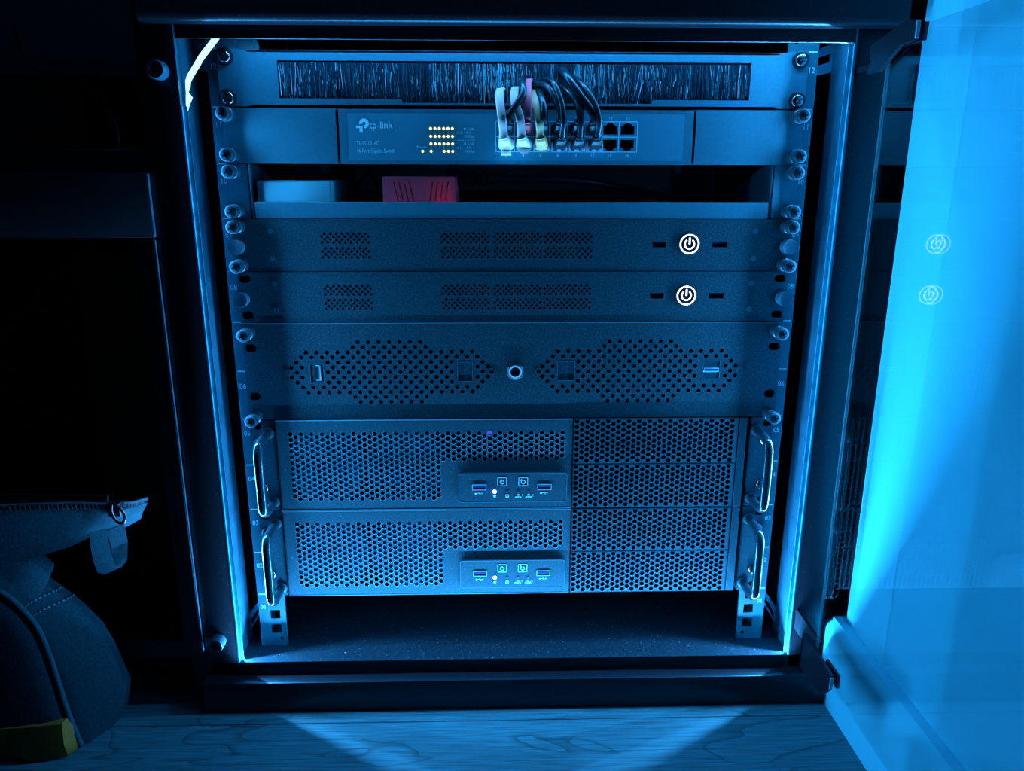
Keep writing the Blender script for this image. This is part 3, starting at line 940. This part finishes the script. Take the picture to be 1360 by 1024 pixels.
def rims(holes, y, w):
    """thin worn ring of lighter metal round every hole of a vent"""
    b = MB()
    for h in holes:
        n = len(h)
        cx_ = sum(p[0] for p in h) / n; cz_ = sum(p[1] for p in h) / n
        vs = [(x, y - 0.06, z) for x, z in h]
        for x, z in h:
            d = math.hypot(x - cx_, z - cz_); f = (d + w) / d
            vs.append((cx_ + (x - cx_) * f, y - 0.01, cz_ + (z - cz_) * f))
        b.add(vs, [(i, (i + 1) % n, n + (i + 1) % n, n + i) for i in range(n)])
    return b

# ------------------------------------------------------------------ U9 and U8 one-unit servers
def one_unit(zb, label):
    t = thing('slim_server', (0, 0, zb), label, 'server', 'one-unit servers')
    holes = []
    def vent(cx, n):
        for r_, zz in enumerate((42.9, 40.5, 38.1, 35.7, 30.6, 28.0, 25.5, 23.0)):
            zz = zz - 11.05
            k = n if r_ % 2 else n - 1
            for i in range(k): holes.append(disc(cx + (i - (k - 1) / 2) * 4.93, zb + zz, 1.28, 8))
    vent(-144.7, 9)
    for cx in (-42.7, 2.4, 45.8): vent(cx, 9)
    # usb openings and power button opening
    usb = ((118.7, 130.8), (170.6, 183.6))
    for a0, a1 in usb: holes.append(rect(a0, a1, zb + 20.4, zb + 25.4))
    holes.append(disc(150.4, zb + 23.3, 9.6, 36))
    for s in (-1, 1):
        for zz in (6.35, 38.1):
            holes.append(rrect(s * 232.4 - 5.0, s * 232.4 + 5.0, zb + zz - 3.3, zb + zz + 3.3, 3.0, 3))
    b = MB().plate(rrect(-239, 239, zb + 0.35, zb + U - 0.35, 0.6, 1), holes, -3.2, 1.6)
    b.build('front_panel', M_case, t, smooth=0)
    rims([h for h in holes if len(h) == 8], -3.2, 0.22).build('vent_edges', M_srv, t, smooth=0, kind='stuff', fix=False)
    MB().box(-239, 239, -3.45, -2.4, zb + U - 0.7, zb + U - 0.3).build('hem', M_srv, t, smooth=0)  # added strip, its lighter colour paints the top edge highlight
    c = MB().box(-216, 216, -1.4, 300, zb + 1, zb + 2).box(-216, 216, -1.4, 300, zb + U - 2, zb + U - 1)
    c.box(-216, -215, -1.4, 300, zb + 1, zb + U - 1).box(215, 216, -1.4, 300, zb + 1, zb + U - 1).box(-216, 216, 299, 300, zb + 1, zb + U - 1)
    c.build('chassis', M_in, t, smooth=0)
    for cx in (-144.7, -42.7, 2.4, 45.8):
        MB().box(cx - 21, cx + 21, 4.0, 5.5, zb + 10, zb + 34).build('filter', M_foam, t, smooth=0)
    for a0, a1 in usb:
        m_ = MB()
        q = rect(a0, a1, zb + 20.4, zb + 25.4)
        m_.loops([[(x, -2.0, z) for x, z in q], [(x, 9, z) for x, z in q]], True, False)
        m_.add([(x, 9, z) for x, z in q], [(0, 1, 2, 3)])
        po = m_.build('usb_port', M_dark, t, smooth=0)
        MB().box(a0 + 1.4, a1 - 1.4, -1.0, 8, zb + 23.3, zb + 24.9, 0.2).build('tongue', M_usbin, po)
    pb = MB().lathe([(9.4, 2), (9.4, -3.6), (8.9, -4.2), (0.3, -4.2)], (150.4, 0, zb + 23.3), 'y', 40).build('power_button', M_dark, t)
    g = MB()
    zc = zb + 23.3
    arc_ring(g, 150.4, zc, 7.3, 8.5, 0, 360, -4.6, -4.1, 40)
    arc_ring(g, 150.4, zc, 3.5, 4.7, 125, 415, -4.6, -4.1, 30)
    g.box(149.7, 151.1, -4.6, -4.1, zc - 0.2, zc + 5.6)
    g.build('glowing_symbol', M_powerg, pb, 'white glowing power symbol in a ring', smooth=0)
    for s in (-1, 1):
        link(KNOB, 'captive_knob', (s * 235.2, -3.2, zb + 21.2), t)
        for zz in (34.0, 10.8): link(RIVET, 'rivet', (s * 207.3, -3.2, zb + zz), t)
    return t
s9 = one_unit(8 * U, 'black one-unit server with glowing power button, the upper of two, under the shelf')
for s in (-1, 1):
    for zz in (6.0, 38.3): thumb(s9, s * 233.0, 8 * U + zz, -3.2)
s8 = one_unit(7 * U, 'black one-unit server with glowing power button, the lower of two, without thumbscrews')
MB().lathe([(1.4, 0), (0.3, -0.4)], (0, 8, 8 * U + 8), 'y', 10).build('indicator_light', M_bled2, s9)

# ------------------------------------------------------------------ U5-U7 storage case with diamond vents
z0 = 222.5 + 0.3; z1 = 311.15 - 0.4
nas = thing('perforated_case', (0, 0, 222), 'black rack case with two diamond-shaped perforated vents and round centre button', 'server')
holes = []
cut = [(-182.2, -169.6, 257.2, 274.4), (-51.3, -37.5, 257.0, 275.2), (38.2, 54.0, 257.4, 275.4), (169.6, 185.2, 258.4, 275.4)]
zc = 266.0; hp = 4.585
for cx in (-111.1, 112.2):
    for r_ in range(-6, 7):
        d = abs(r_)
        W = 3.0 if d == 6 else 3.5 if d == 5 else {4: 8.0, 3: 8.5, 2: 9.0, 1: 9.5, 0: 9.0}[d]
        n = int(round(2 * W)) + 1
        for i in range(n):
            x = cx + (i - (n - 1) / 2) * 2 * hp; z = zc - r_ * hp
            if any(a - 2.6 < x < b_ + 2.6 and c - 2.6 < z < d_ + 2.6 for a, b_, c, d_ in cut): continue
            holes.append(disc(x, z, 1.95, 10))
for a, b_, c, d_ in cut: holes.append(rect(a, b_, c, d_))
holes.append(disc(0.6, 266, 7.6, 32))
for s in (-1, 1):
    for zz in (288.5, 244.4): holes.append(rrect(s * 232.6 - 5.2, s * 232.6 + 5.2, zz - 3.5, zz + 3.5, 3.3, 4))
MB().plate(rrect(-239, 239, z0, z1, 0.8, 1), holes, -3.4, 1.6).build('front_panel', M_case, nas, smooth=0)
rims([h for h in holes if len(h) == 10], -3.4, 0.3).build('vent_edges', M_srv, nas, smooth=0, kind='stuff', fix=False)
MB().box(-239, 239, -3.7, -2.4, z1 - 0.4, z1).build('hem', M_rim, nas, smooth=0)  # paler strip painting in the bright top edge
c = MB().box(-216, 216, -1.6, 300, z0, z0 + 1).box(-216, 216, -1.6, 300, z1 - 1, z1)
c.box(-216, -215, -1.6, 300, z0, z1).box(215, 216, -1.6, 300, z0, z1).box(-216, 216, 299, 300, z0, z1)
c.build('chassis', M_in, nas, smooth=0)
for cx in (-111, 112): MB().box(cx - 34, cx + 34, 1.5, 3, 236, 296).build('filter', M_foam, nas, smooth=0)
for i, (a, b_, c0, d_) in enumerate(cut):
    m_ = MB()
    m_.box(a - 0.2, b_ + 0.2, -3.0, -2.0, c0 - 0.2, d_ + 0.2, 0.0)
    arc = m_.build('port_cover' , M_case, nas, smooth=0)
    fr = MB()
    for q in ((a, a + .35, c0, d_), (b_ - .35, b_, c0, d_), (a, b_, c0, c0 + .35), (a, b_, d_ - .35, d_)):
        fr.box(q[0], q[1], -3.55, -2.9, q[2], q[3])
    fr.build('rim', M_plate, arc, smooth=0)
    if i == 0:
        MB().box(a + 5.2, a + 9.6, -3.6, -2.8, c0 + 1.6, d_ - 1.6, 0.3).build('usb_port', M_usb, arc)
        MB().box(a + 5.0, a + 7.8, -3.8, -3.4, c0 + 2.4, d_ - 2.4).build('usb_tongue', M_dark, arc, smooth=0)
    if i == 3:
        MB().box(a + 1, b_ - 1, -3.7, -2.8, c0 + 6.6, c0 + 10.4, 0.3).build('usb_port', M_usb, arc)
        MB().box(a + 1.6, b_ - 1.6, -3.9, -3.5, c0 + 7.8, c0 + 9.6).build('usb_tongue', M_usbin, arc, smooth=0)
pb = MB().lathe([(7.4, 2), (7.4, -3.9), (6.7, -4.6), (4.4, -4.4), (4.2, -3.4), (0.3, -3.2)], (0.6, 0, 266), 'y', 36).build('power_button', M_dark, nas)
g = MB(); arc_ring(g, 0.6, 266, 4.5, 6.0, 0, 360, -5.0, -4.4, 36); g.build('ring', M_print, pb, 'pale metal ring round the button')
for x in (-20.5, 21.4, -201.3, 203.1):
    g = MB(); arc_ring(g, x, 266.2, 2.3, 3.0, 0, 360, -3.9, -3.3, 24); g.lathe([(2.3, 0), (0.3, -0.1)], (x, -3.4, 266.2), 'y', 18)
    g.build('lock_ring', M_knob, nas)
for s in (-1, 1):
    for zz in (303.2, 226.3): thumb(nas, s * 232.3, zz, -3.4)

# ------------------------------------------------------------------ two two-unit servers with handles
def usb_a(parent, x, z, y):
    m_ = MB()
    fr_o = rect(x - 6.6, x + 6.6, z - 2.9, z + 2.9); fr_i = rect(x - 5.9, x + 5.9, z - 2.2, z + 2.2)
    m_.plate(fr_o, [fr_i], y - 0.5, 0.7)
    p = m_.build('usb_port', M_usb, parent, smooth=0)
    MB().box(x - 5.9, x + 5.9, y - 0.1, y + 0.1, z - 2.2, z + 2.2).build('opening', M_cross, p, smooth=0)
    MB().box(x - 5.0, x + 5.0, y - 0.4, y + 0.1, z - 0.1, z + 1.5).build('tongue', M_usbin, p, smooth=0)

def big_server(zb, label):
    t = thing('rack_server', (0, 0, zb), label, 'server', 'two-unit servers with handles')
    H = 2 * U
    zt = zb + H
    holes = hexgrid(-203.4, 53, 4.76, zb + 75.2, 12, 5.52, lambda i, j, x, z: i <= 28 or j <= 4, 2.2)
    bx0, bx1 = -216.2, 53.2
    b = MB().plate(rrect(bx0, bx1, zb + 0.6, zt - 0.6, 0.5, 1), holes, -4.6, 1.6)
    b.box(bx0, bx1, -4.6, 10, zt - 1.8, zt - 0.6).box(bx0, bx1, -4.6, 10, zb + 0.6, zb + 1.8).box(bx0, bx0 + 1.2, -4.6, 10, zb + 0.6, zt - 0.6)
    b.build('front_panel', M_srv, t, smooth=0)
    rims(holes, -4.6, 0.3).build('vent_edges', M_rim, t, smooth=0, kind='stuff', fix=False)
    MB().box(bx0, bx1, -4.85, -3.4, zt - 1.0, zt - 0.5).box(bx0, bx1, -4.85, -3.4, zb + 0.4, zb + 0.8).build('hem', M_rim, t, smooth=0)  # pale strips painting highlights along the panel's long edges
    b = MB().box(206.6, 214.2, -4.6, 10, zb + 0.6, zt - 0.6, 0.3)
    b.build('side_trim', M_srv, t)
    for k in range(2):
        za = zb + 0.8 + k * (H / 2 - 0.4); zc_ = za + H / 2 - 1.0
        hh = hexgrid(57.2, 31, 4.76, zc_ - 2.4, 8, 5.42, lambda i, j, x, z: z > za + 2.6, 2.2)
        c = MB().plate(rect(54.2, 205.8, za, zc_), hh, -5.0, 1.4)
        c.box(54.2, 205.8, -5.0, 6, zc_ - 0.8, zc_).box(54.2, 205.8, -5, 6, za, za + 0.8).box(54.2, 55.2, -5, 6, za, zc_).box(204.8, 205.8, -5, 6, za, zc_)
        dc = c.build('drive_bay_cover', M_srv, t, smooth=0)
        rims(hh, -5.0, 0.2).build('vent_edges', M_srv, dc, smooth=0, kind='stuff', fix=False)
    c = MB().box(-214, 214, 2, 380, zb + 1, zb + 2).box(-214, 214, 2, 380, zt - 2, zt - 1)
    c.box(-214, -213, 2, 380, zb + 1, zt - 1).box(213, 214, 2, 380, zb + 1, zt - 1).box(-214, 214, 379, 380, zb + 1, zt - 1)
    c.build('chassis', M_in, t, smooth=0)
    for fx in (-174.0, -100.0):
        MB().prism_y(disc(fx, zb + 44, 36.5, 24), -2.7, -1.5).build('filter', M_foam, t, smooth=0)
    MB().box(-62, 46, 22, 24, zb + 46, zb + 80).build('filter', M_in, t, smooth=0)
    MB().box(56, 204, 12, 14, zb + 4, zt - 4).build('filter', M_case, t, smooth=0)
    # control panel
    px0, px1, pz0, pz1 = -51.8, 49.2, zb + 7.6, zb + 36.8
    cp = MB().prism_y(rrect(px0, px1, pz0, pz1, 3.0, 4), -6.6, -4.5).build('control_panel', M_srv, t, smooth=30)
    # raised outline of the panel
    fr = MB().plate(rrect(px0 + .1, px1 - .1, pz0 + .1, pz1 - .1, 3.0, 4), [rrect(px0 + .7, px1 - .7, pz0 + .7, pz1 - .7, 2.5, 4)], -6.72, 0.2)
    fr.build('rim', M_plate, cp, smooth=0)
    usb_a(cp, -32.6, zb + 23.0, -6.6); usb_a(cp, 28.1, zb + 22.8, -6.6)
    y0_, y1_ = -6.85, -6.5
    sy = MB()
    for x, ang in ((-11.4, (120, 420)), (8.2, (150, 450))):
        z = zb + 28.4
        for q in ((x - 4.4, x - 3.9, z - 4.2, z + 4.2), (x + 3.9, x + 4.4, z - 4.2, z + 4.2), (x - 4.4, x + 4.4, z - 4.2, z - 3.7), (x - 4.4, x + 4.4, z + 3.7, z + 4.2)):
            sy.box(q[0], q[1], y0_, y1_, q[2], q[3])
        arc_ring(sy, x, z - 0.3, 1.4, 2.1, ang[0], ang[1], y0_, y1_, 20)
        if x < 0: sy.box(x - 0.35, x + 0.35, y0_, y1_, z, z + 2.2)
        else: sy.prism_y([(x - 2.6, z + 0.6), (x - 0.6, z + 1.2), (x - 1.8, z + 2.8)], y0_, y1_)
    zi = zb + 14.0
    # disk, network 1, network 2 icons under their lamps; usb tridents
    sy.plate(rrect(-8.2, -5.0, zi - 1.8, zi + 1.8, 0.6, 2), [rrect(-7.4, -5.8, zi - 0.6, zi + 1.0, 0.4, 2)], y0_, 0.3)
    for k, x in enumerate((3.6, 13.4)):
        sy.box(x - 1.1, x + 1.1, y0_, y1_, zi + 0.5, zi + 2.0).box(x - 0.25, x + 0.25, y0_, y1_, zi - 0.6, zi + 0.6).box(x - 2.4, x + 2.4, y0_, y1_, zi - 0.6, zi - 0.2)
        for dx in (-2.2, 0, 2.2): sy.box(x + dx - 0.8, x + dx + 0.8, y0_, y1_, zi - 2.0, zi - 0.7)
        text(sy, str(k + 1), x + 3.0, zi - 0.4, 3.4, y0_)
    for x in (-32.6, 28.1):
        z = zb + 17.0
        sy.box(x - 3.0, x + 2.4, y0_, y1_, z - 0.2, z + 0.2).prism_y([(x + 2.2, z - 0.8), (x + 3.4, z), (x + 2.2, z + 0.8)], y0_, y1_)
        sy.prism_y([(x - 1.6, z), (x - 1.1, z), (x + 0.6, z + 1.3), (x + 0.0, z + 1.3)], y0_, y1_).prism_y([(x - 0.6, z), (x - 0.1, z), (x + 1.4, z - 1.2), (x + 0.8, z - 1.2)], y0_, y1_)
        sy.lathe([(0.9, 0), (0.2, -0.3)], (x - 3.2, -6.6, z), 'y', 10)
    sy.prism_y([(-19.2, zi - 1.6), (-17.6, zi - 1.6), (-16.6, zi + 1.2), (-20.2, zi + 1.2)], y0_, y1_)
    sy.build('symbol', M_printd, cp, smooth=0, fix=False)
    MB().lathe([(1.7, 0), (1.7, -0.8), (1.2, -1.5), (0.2, -1.8)], (-18.4, -6.6, zb + 18.6), 'y', 16).build('indicator_light', M_bled, cp, 'lit white-blue lamp')
    for x in (-6.6, 3.6, 13.4):
        MB().lathe([(1.2, 0), (1.2, -0.3), (0.2, -0.5)], (x, -6.6, zb + 18.4), 'y', 12).build('lamp_window', M_knob, cp)
    # ears with handles
    for s in (-1, 1):
        x0, x1 = sorted((s * 239, s * 217.6))
        eh = []
        for zz in (6.35, 22.25, H - 22.25, H - 6.35):
            eh.append(rrect(s * 233 - 3.9, s * 233 + 3.9, zb + zz - 3.1, zb + zz + 3.1, 2.9, 3))
        ear = MB().plate(rrect(x0, x1, zb + 0.5, zt - 0.5, 1.5, 2), eh, -2.8, 2.6)
        xe = s * 217.6
        ear.box(min(xe, xe + s * 1.4), max(xe, xe + s * 1.4), -2.8, 40, zb + 0.8, zt - 0.8)
        eo = ear.build('rack_ear', M_srv, t, smooth=0)
        for zz in (22.25, H - 22.25):
            for zq in ((22.4,) if zz < 40 else (H - 22.4,)): screw(t, s * 233, zb + zq, -2.8, False)
        hx = s * 223.4
        hb, ht = zb + 9.0, zb + 76.5
        pth = [(hx, -2, hb), (hx, -20, hb), (hx, -31, hb + 1.0), (hx, -37, hb + 6), (hx, -38.2, hb + 14), (hx, -38.4, (hb + ht) / 2),
               (hx, -38.2, ht - 14), (hx, -37, ht - 6), (hx, -31, ht - 1.0), (hx, -20, ht), (hx, -2, ht)]
        hd = MB().sweep(pth, circ(4.0, 20), up=(1, 0, 0), sub=6).build('handle', M_handle, t, smooth=70)
        for zz in (hb, ht):
            MB().lathe([(5.6, 0), (5.6, -1.4), (4.2, -2.0)], (hx, -2.8, zz), 'y', 20).build('collar', M_srv, hd)
    return t
sa = big_server(3 * U, 'grey two-unit server with D-handles and hexagon mesh, directly under the diamond-vent case')
sb = copy_thing(sa, (0, 0, U), 'grey two-unit server with D-handles and hexagon mesh, lowest device in the rack')
MB().box(-30, -20, 20, 21, 3 * U + 66, 3 * U + 70).build('indicator_light', M_bled2, sa)

# ------------------------------------------------------------------ drawer unit on the left
du = thing('drawer_unit', (-600, 100, FZ), 'black drawer unit with open compartment, left of the rack cabinet', 'cabinet')
MB().box(-310, -293.6, -31.0, 420, 2, 384.6, 0.5).box(-310, -294, -20, 420, FZ, 2).build('side_panel', M_wood, du)
MB().box(-940, -922, -31, 420, FZ, 384.6, 0.5).build('side_panel', M_wood, du)
MB().box(-940, -293.4, -28.2, 420, 384.8, 398, 0.5).build('divider', M_wood, du)
MB().box(-922, -310, 400, 404, FZ + 40, 384).build('back_panel', M_hard, du)
MB().box(-922, -310, -20, 400, -10, 8).build('base_panel', M_wood, du)
MB().box(-922, -310, 20, 38, FZ, -10).build('plinth', M_wood, du)
MB().box(-293.6, -293.1, -30.8, -28.4, 3, 384).build('edge_band', M_edge, du, smooth=0)
MB().box(-292.8, -292.3, -32.2, -28.6, 387, 436).build('edge_band', M_edge, du, smooth=0)
df = MB().box(-640, -292.8, -32.5, -28.4, 386.4, 436.6, 0.7, 2).build('drawer', M_wood, du)
MB().box(-520, -420, -43, -38, 408, 414, 1.5, 2).box(-516, -510, -39, -32.4, 408, 414).box(-430, -424, -39, -32.4, 408, 414).build('handle', M_in, df)
MB().box(-940, -642, -32.5, -28.4, 386.4, 436.6, 0.7, 2).build('drawer', M_wood, du)
MB().box(-940, -293.4, -28.2, 420, 398.2, 437, 0.5).build('drawer_housing', M_wood, du)
MB().box(-940, -294, -27, 420, 437.2, 455, 0.5).build('top', M_wood, du)
sb_ = thing('storage_box', (-385, 130, 8), 'dim grey storage box inside the open compartment', 'box')
MB().box(-425, -355, 90, 260, 8.2, 330, 2, 2).build('body', M_hard, sb_)
MB().box(-427, -353, 88, 262, 330.2, 362, 1.5, 2).build('lid', M_hard, sb_)
rt = thing('desktop_unit', (-480, 60, 455), 'small dark box with slanted top standing on the drawer unit', 'box')
MB().prism_x([(-10, 455.2), (-10, 505), (5, 514), (200, 530), (200, 455.2)], -620, -352).build('body', M_wood, rt, smooth=30)
MB().box(-600, -500, -11, -10, 470, 490, 0.3).build('front_label', M_in, rt)
wr = MB(); wr.sweep([(-430, 60, 560), (-425, 55, 540), (-400, 20, 522), (-365, -10, 512), (-335, -18, 500), (-318, -22, 478), (-315, -24, 456.5)], circ(1.5, 8))
tag(wr.build('thin_wire', M_cable, smooth=60, at=(-315, -24, 456)), 'thin dark wire trailing over the drawer unit top', 'cable')

# ------------------------------------------------------------------ tool bag
bag = thing('tool_bag', (-560, -70, FZ), 'black canvas tool bag with yellow base trim, open zipped lid, on the floor', 'bag')
front = [(-386, -55.6), (-388, -45), (-393, -18), (-397.5, 20), (-401, 45), (-406, 66), (-416, 84), (-431, 100), (-456, 112), (-500, 120), (-560, 123),
         (-620, 120), (-664, 112), (-689, 100), (-704, 84), (-714, 66), (-719, 45), (-722.5, 20), (-727, -18), (-732, -45), (-734, -55.6)]
cx = -560
def bulge(z):
    t = ((-57, 15), (-45, 24), (-30, 31), (-17, 33), (4, 33), (38, 27), (74, 9), (90, 5), (130, 2))
    for (a, p), (b, q) in zip(t, t[1:]):
        if z <= b: return p + (q - p) * (z - a) / (b - a)
    return 2
loops = []
for y, q, kz in ((-85, 0, 1.0), (-80, .22, 1.005), (-70, .55, 1.0), (-58, .85, 0.985), (-46, 1.0, 0.965), (-38, 0.98, 0.95), (-31, .6, 0.92)):
    loops.append([(x + math.copysign(q * bulge(z), x - cx) + 1.2 * math.sin(z * 0.09 + y * 0.1) * q, y, FZ + 0.4 + (z + 56) * kz) for x, z in front])
MB().loops(loops, True, True).build('gusset', M_bag, bag, smooth=60)
# front panel bulging a little towards the room, with its pocket
fp = []
for k, (y, q) in enumerate(((-85, 0.995), (-90, 0.97), (-94, 0.9), (-97, 0.7), (-98, 0.3))):
    fp.append([(cx + (x - cx) * q, y, max(FZ + 0.6, -10 + (z + 10) * q) if z > -40 else FZ + 0.6 + (1 - q) * 6) for x, z in front])
MB().loops(fp, True, True).build('front_panel', M_bag, bag, smooth=60)
# yellow base band with a fold
yb = []
for i in range(13):
    t_ = i / 12
    x = -391 - 330 * t_
    bul = 2.4 * math.sin(i * 1.9) + (3.0 if i == 1 else 0)
    if i == 0: yb.append([(x + 3.2, -86.5, FZ + 2.0), (x + 3.2, -88.5, FZ + 4), (x + 2.6, -89, -44), (x + 1.8, -88.6, -30), (x + 1.8, -86.5, -30)])
    yb.append([(x, -87.5 - 2 * min(1, t_ * 12), FZ + 1.0), (x, -99.5 - bul, FZ + 3), (x - 1, -100.5 - bul * 0.6, -40), (x - 2, -97.0 - 1.5 * min(1, t_ * 12), -22 - 9 * min(1, t_ * 2.2)), (x - 2, -88, -22 - 9 * min(1, t_ * 2.2))])
MB().loops(yb, True, True).build('base_band', M_khaki, bag, 'yellow canvas band along the base', smooth=60)
# piping round the front seam
MB().sweep([(x, -86.5, max(z, FZ + 3)) for x, z in front], circ(2.4, 8), up=(0, 1, 0), sub=3).build('piping', M_bagt, bag, smooth=60)
# double stitching across the gusset
stt = MB()
for f in (0.45, 0.95):
    row_ = spline([tuple(Vector(l[5]).lerp(Vector(l[6]), f)) for l in loops[:6]], 5)
    for a, b in zip(row_[::2], row_[1::2]):
        o = Vector((0.8, -0.1, 0.6)) * 0.5
        stt.sweep([a + o, (a + b) / 2 + o * 1.5, b + o], circ(0.75, 6), sub=1)
stt.build('stitching', M_plate, bag, smooth=0)
# open lid: curved zip panel standing above the body
lid_top = [(-620, -150, 190), (-540, -146, 190.5), (-470, -140, 191), (-408, -130, 190.5), (-352, -108, 183), (-331, -96, 177), (-320, -78, 170), (-316, -55, 164)]
lid_bot = [(-620, -142, 118), (-540, -138, 122), (-470, -133, 130), (-414, -124, 139), (-358, -104, 149), (-339, -93, 156), (-328, -77, 152), (-323, -55, 150)]
A = spline(lid_top, 5); B = spline(lid_bot, 5)
lv = []
for a, c in zip(A, B):
    n_ = Vector((0, -1, 0))
    lv.append([tuple(a), tuple((a + c) / 2 + Vector((0, -3.5, 0))), tuple(c), tuple(c + Vector((0, 2.2, 0))), tuple((a + c) / 2 + Vector((0, -1.3, 0))), tuple(a + Vector((0, 2.2, 0)))])
MB().loops(lv).build('lid_panel', M_bagt, bag, 'ribbed fabric zip panel of the open lid', smooth=60)
# inner lining between lid and body
ln_ = []
for y, zt in ((-40, 128), (-52, 120), (-70, 112), (-84, 104)):
    ln_.append([(-640, y, zt), (-540, y, zt), (-470, y, zt - 2), (-430, y, zt - 8), (-412, y, zt - 26), (-412, y, zt - 30), (-640, y, zt - 30)])
MB().loops(ln_).build('lining', M_bag, bag, smooth=50)
MB().prism_y([(-640, 100), (-640, 174), (-420, 172), (-350, 170), (-352, 150), (-420, 126), (-430, 100)], -52, -49).build('lid_back', M_dark, bag, smooth=0)
tape = MB().sweep([p + Vector((0, 0.6, 3.0)) for p in A], rr_sec(1.6, 6.5, 0.3), up=(0, 1, 0), sub=1).build('zip_tape', M_bagt, bag, smooth=60)
tooth = MB().box(-0.75, 0.75, -1.8, 1.6, -2.3, 2.3, 0.35).mesh('zip_tooth', smooth=0); tooth.materials.append(M_zip)
Lp = 0.0
fine = spline(lid_top, 60)
last = None
for p in fine:
    if p.x < -450: continue
    if last is None or (p - last).length > 2.75:
        link(tooth, 'zip_tooth', tuple(p + Vector((0, -0.8, 3.4))), bag); last = p
sl_ = MB().box(-328, -317.5, -97, -88, 171, 183, 1.6, 2).build('zip_slider', M_zip, bag)
pu = MB()
pu.sweep([(-323, -97, 184), (-317, -99, 181), (-313, -99, 174), (-316, -98.6, 167), (-321, -98, 169), (-324, -97.6, 176), (-323, -97, 184)], circ(1.4, 8), up=(0, 1, 0), sub=5)
pu.build('zip_pull', M_zip, sl_, smooth=60)
wb = []
for (x, y, z, w) in ((-338, -94, 158, 6), (-337.5, -97, 148, 6.2), (-337, -97, 135, 6.2), (-336, -95, 124, 6.4), (-333, -91, 120, 6.4), (-330, -87, 124, 6.2), (-328, -85, 140, 6), (-329, -85, 156, 6)):
    wb.append([(x - w * .7 - .5, y - w * .7 - .5, z), (x + w * .7 - .5, y + w * .7 - .5, z + 1.5), (x + w * .7 + .5, y + w * .7 + .5, z + 1.5), (x - w * .7 + .5, y - w * .7 + .5, z)])
MB().loops(wb).build('webbing_loop', M_bagt, bag, smooth=60)
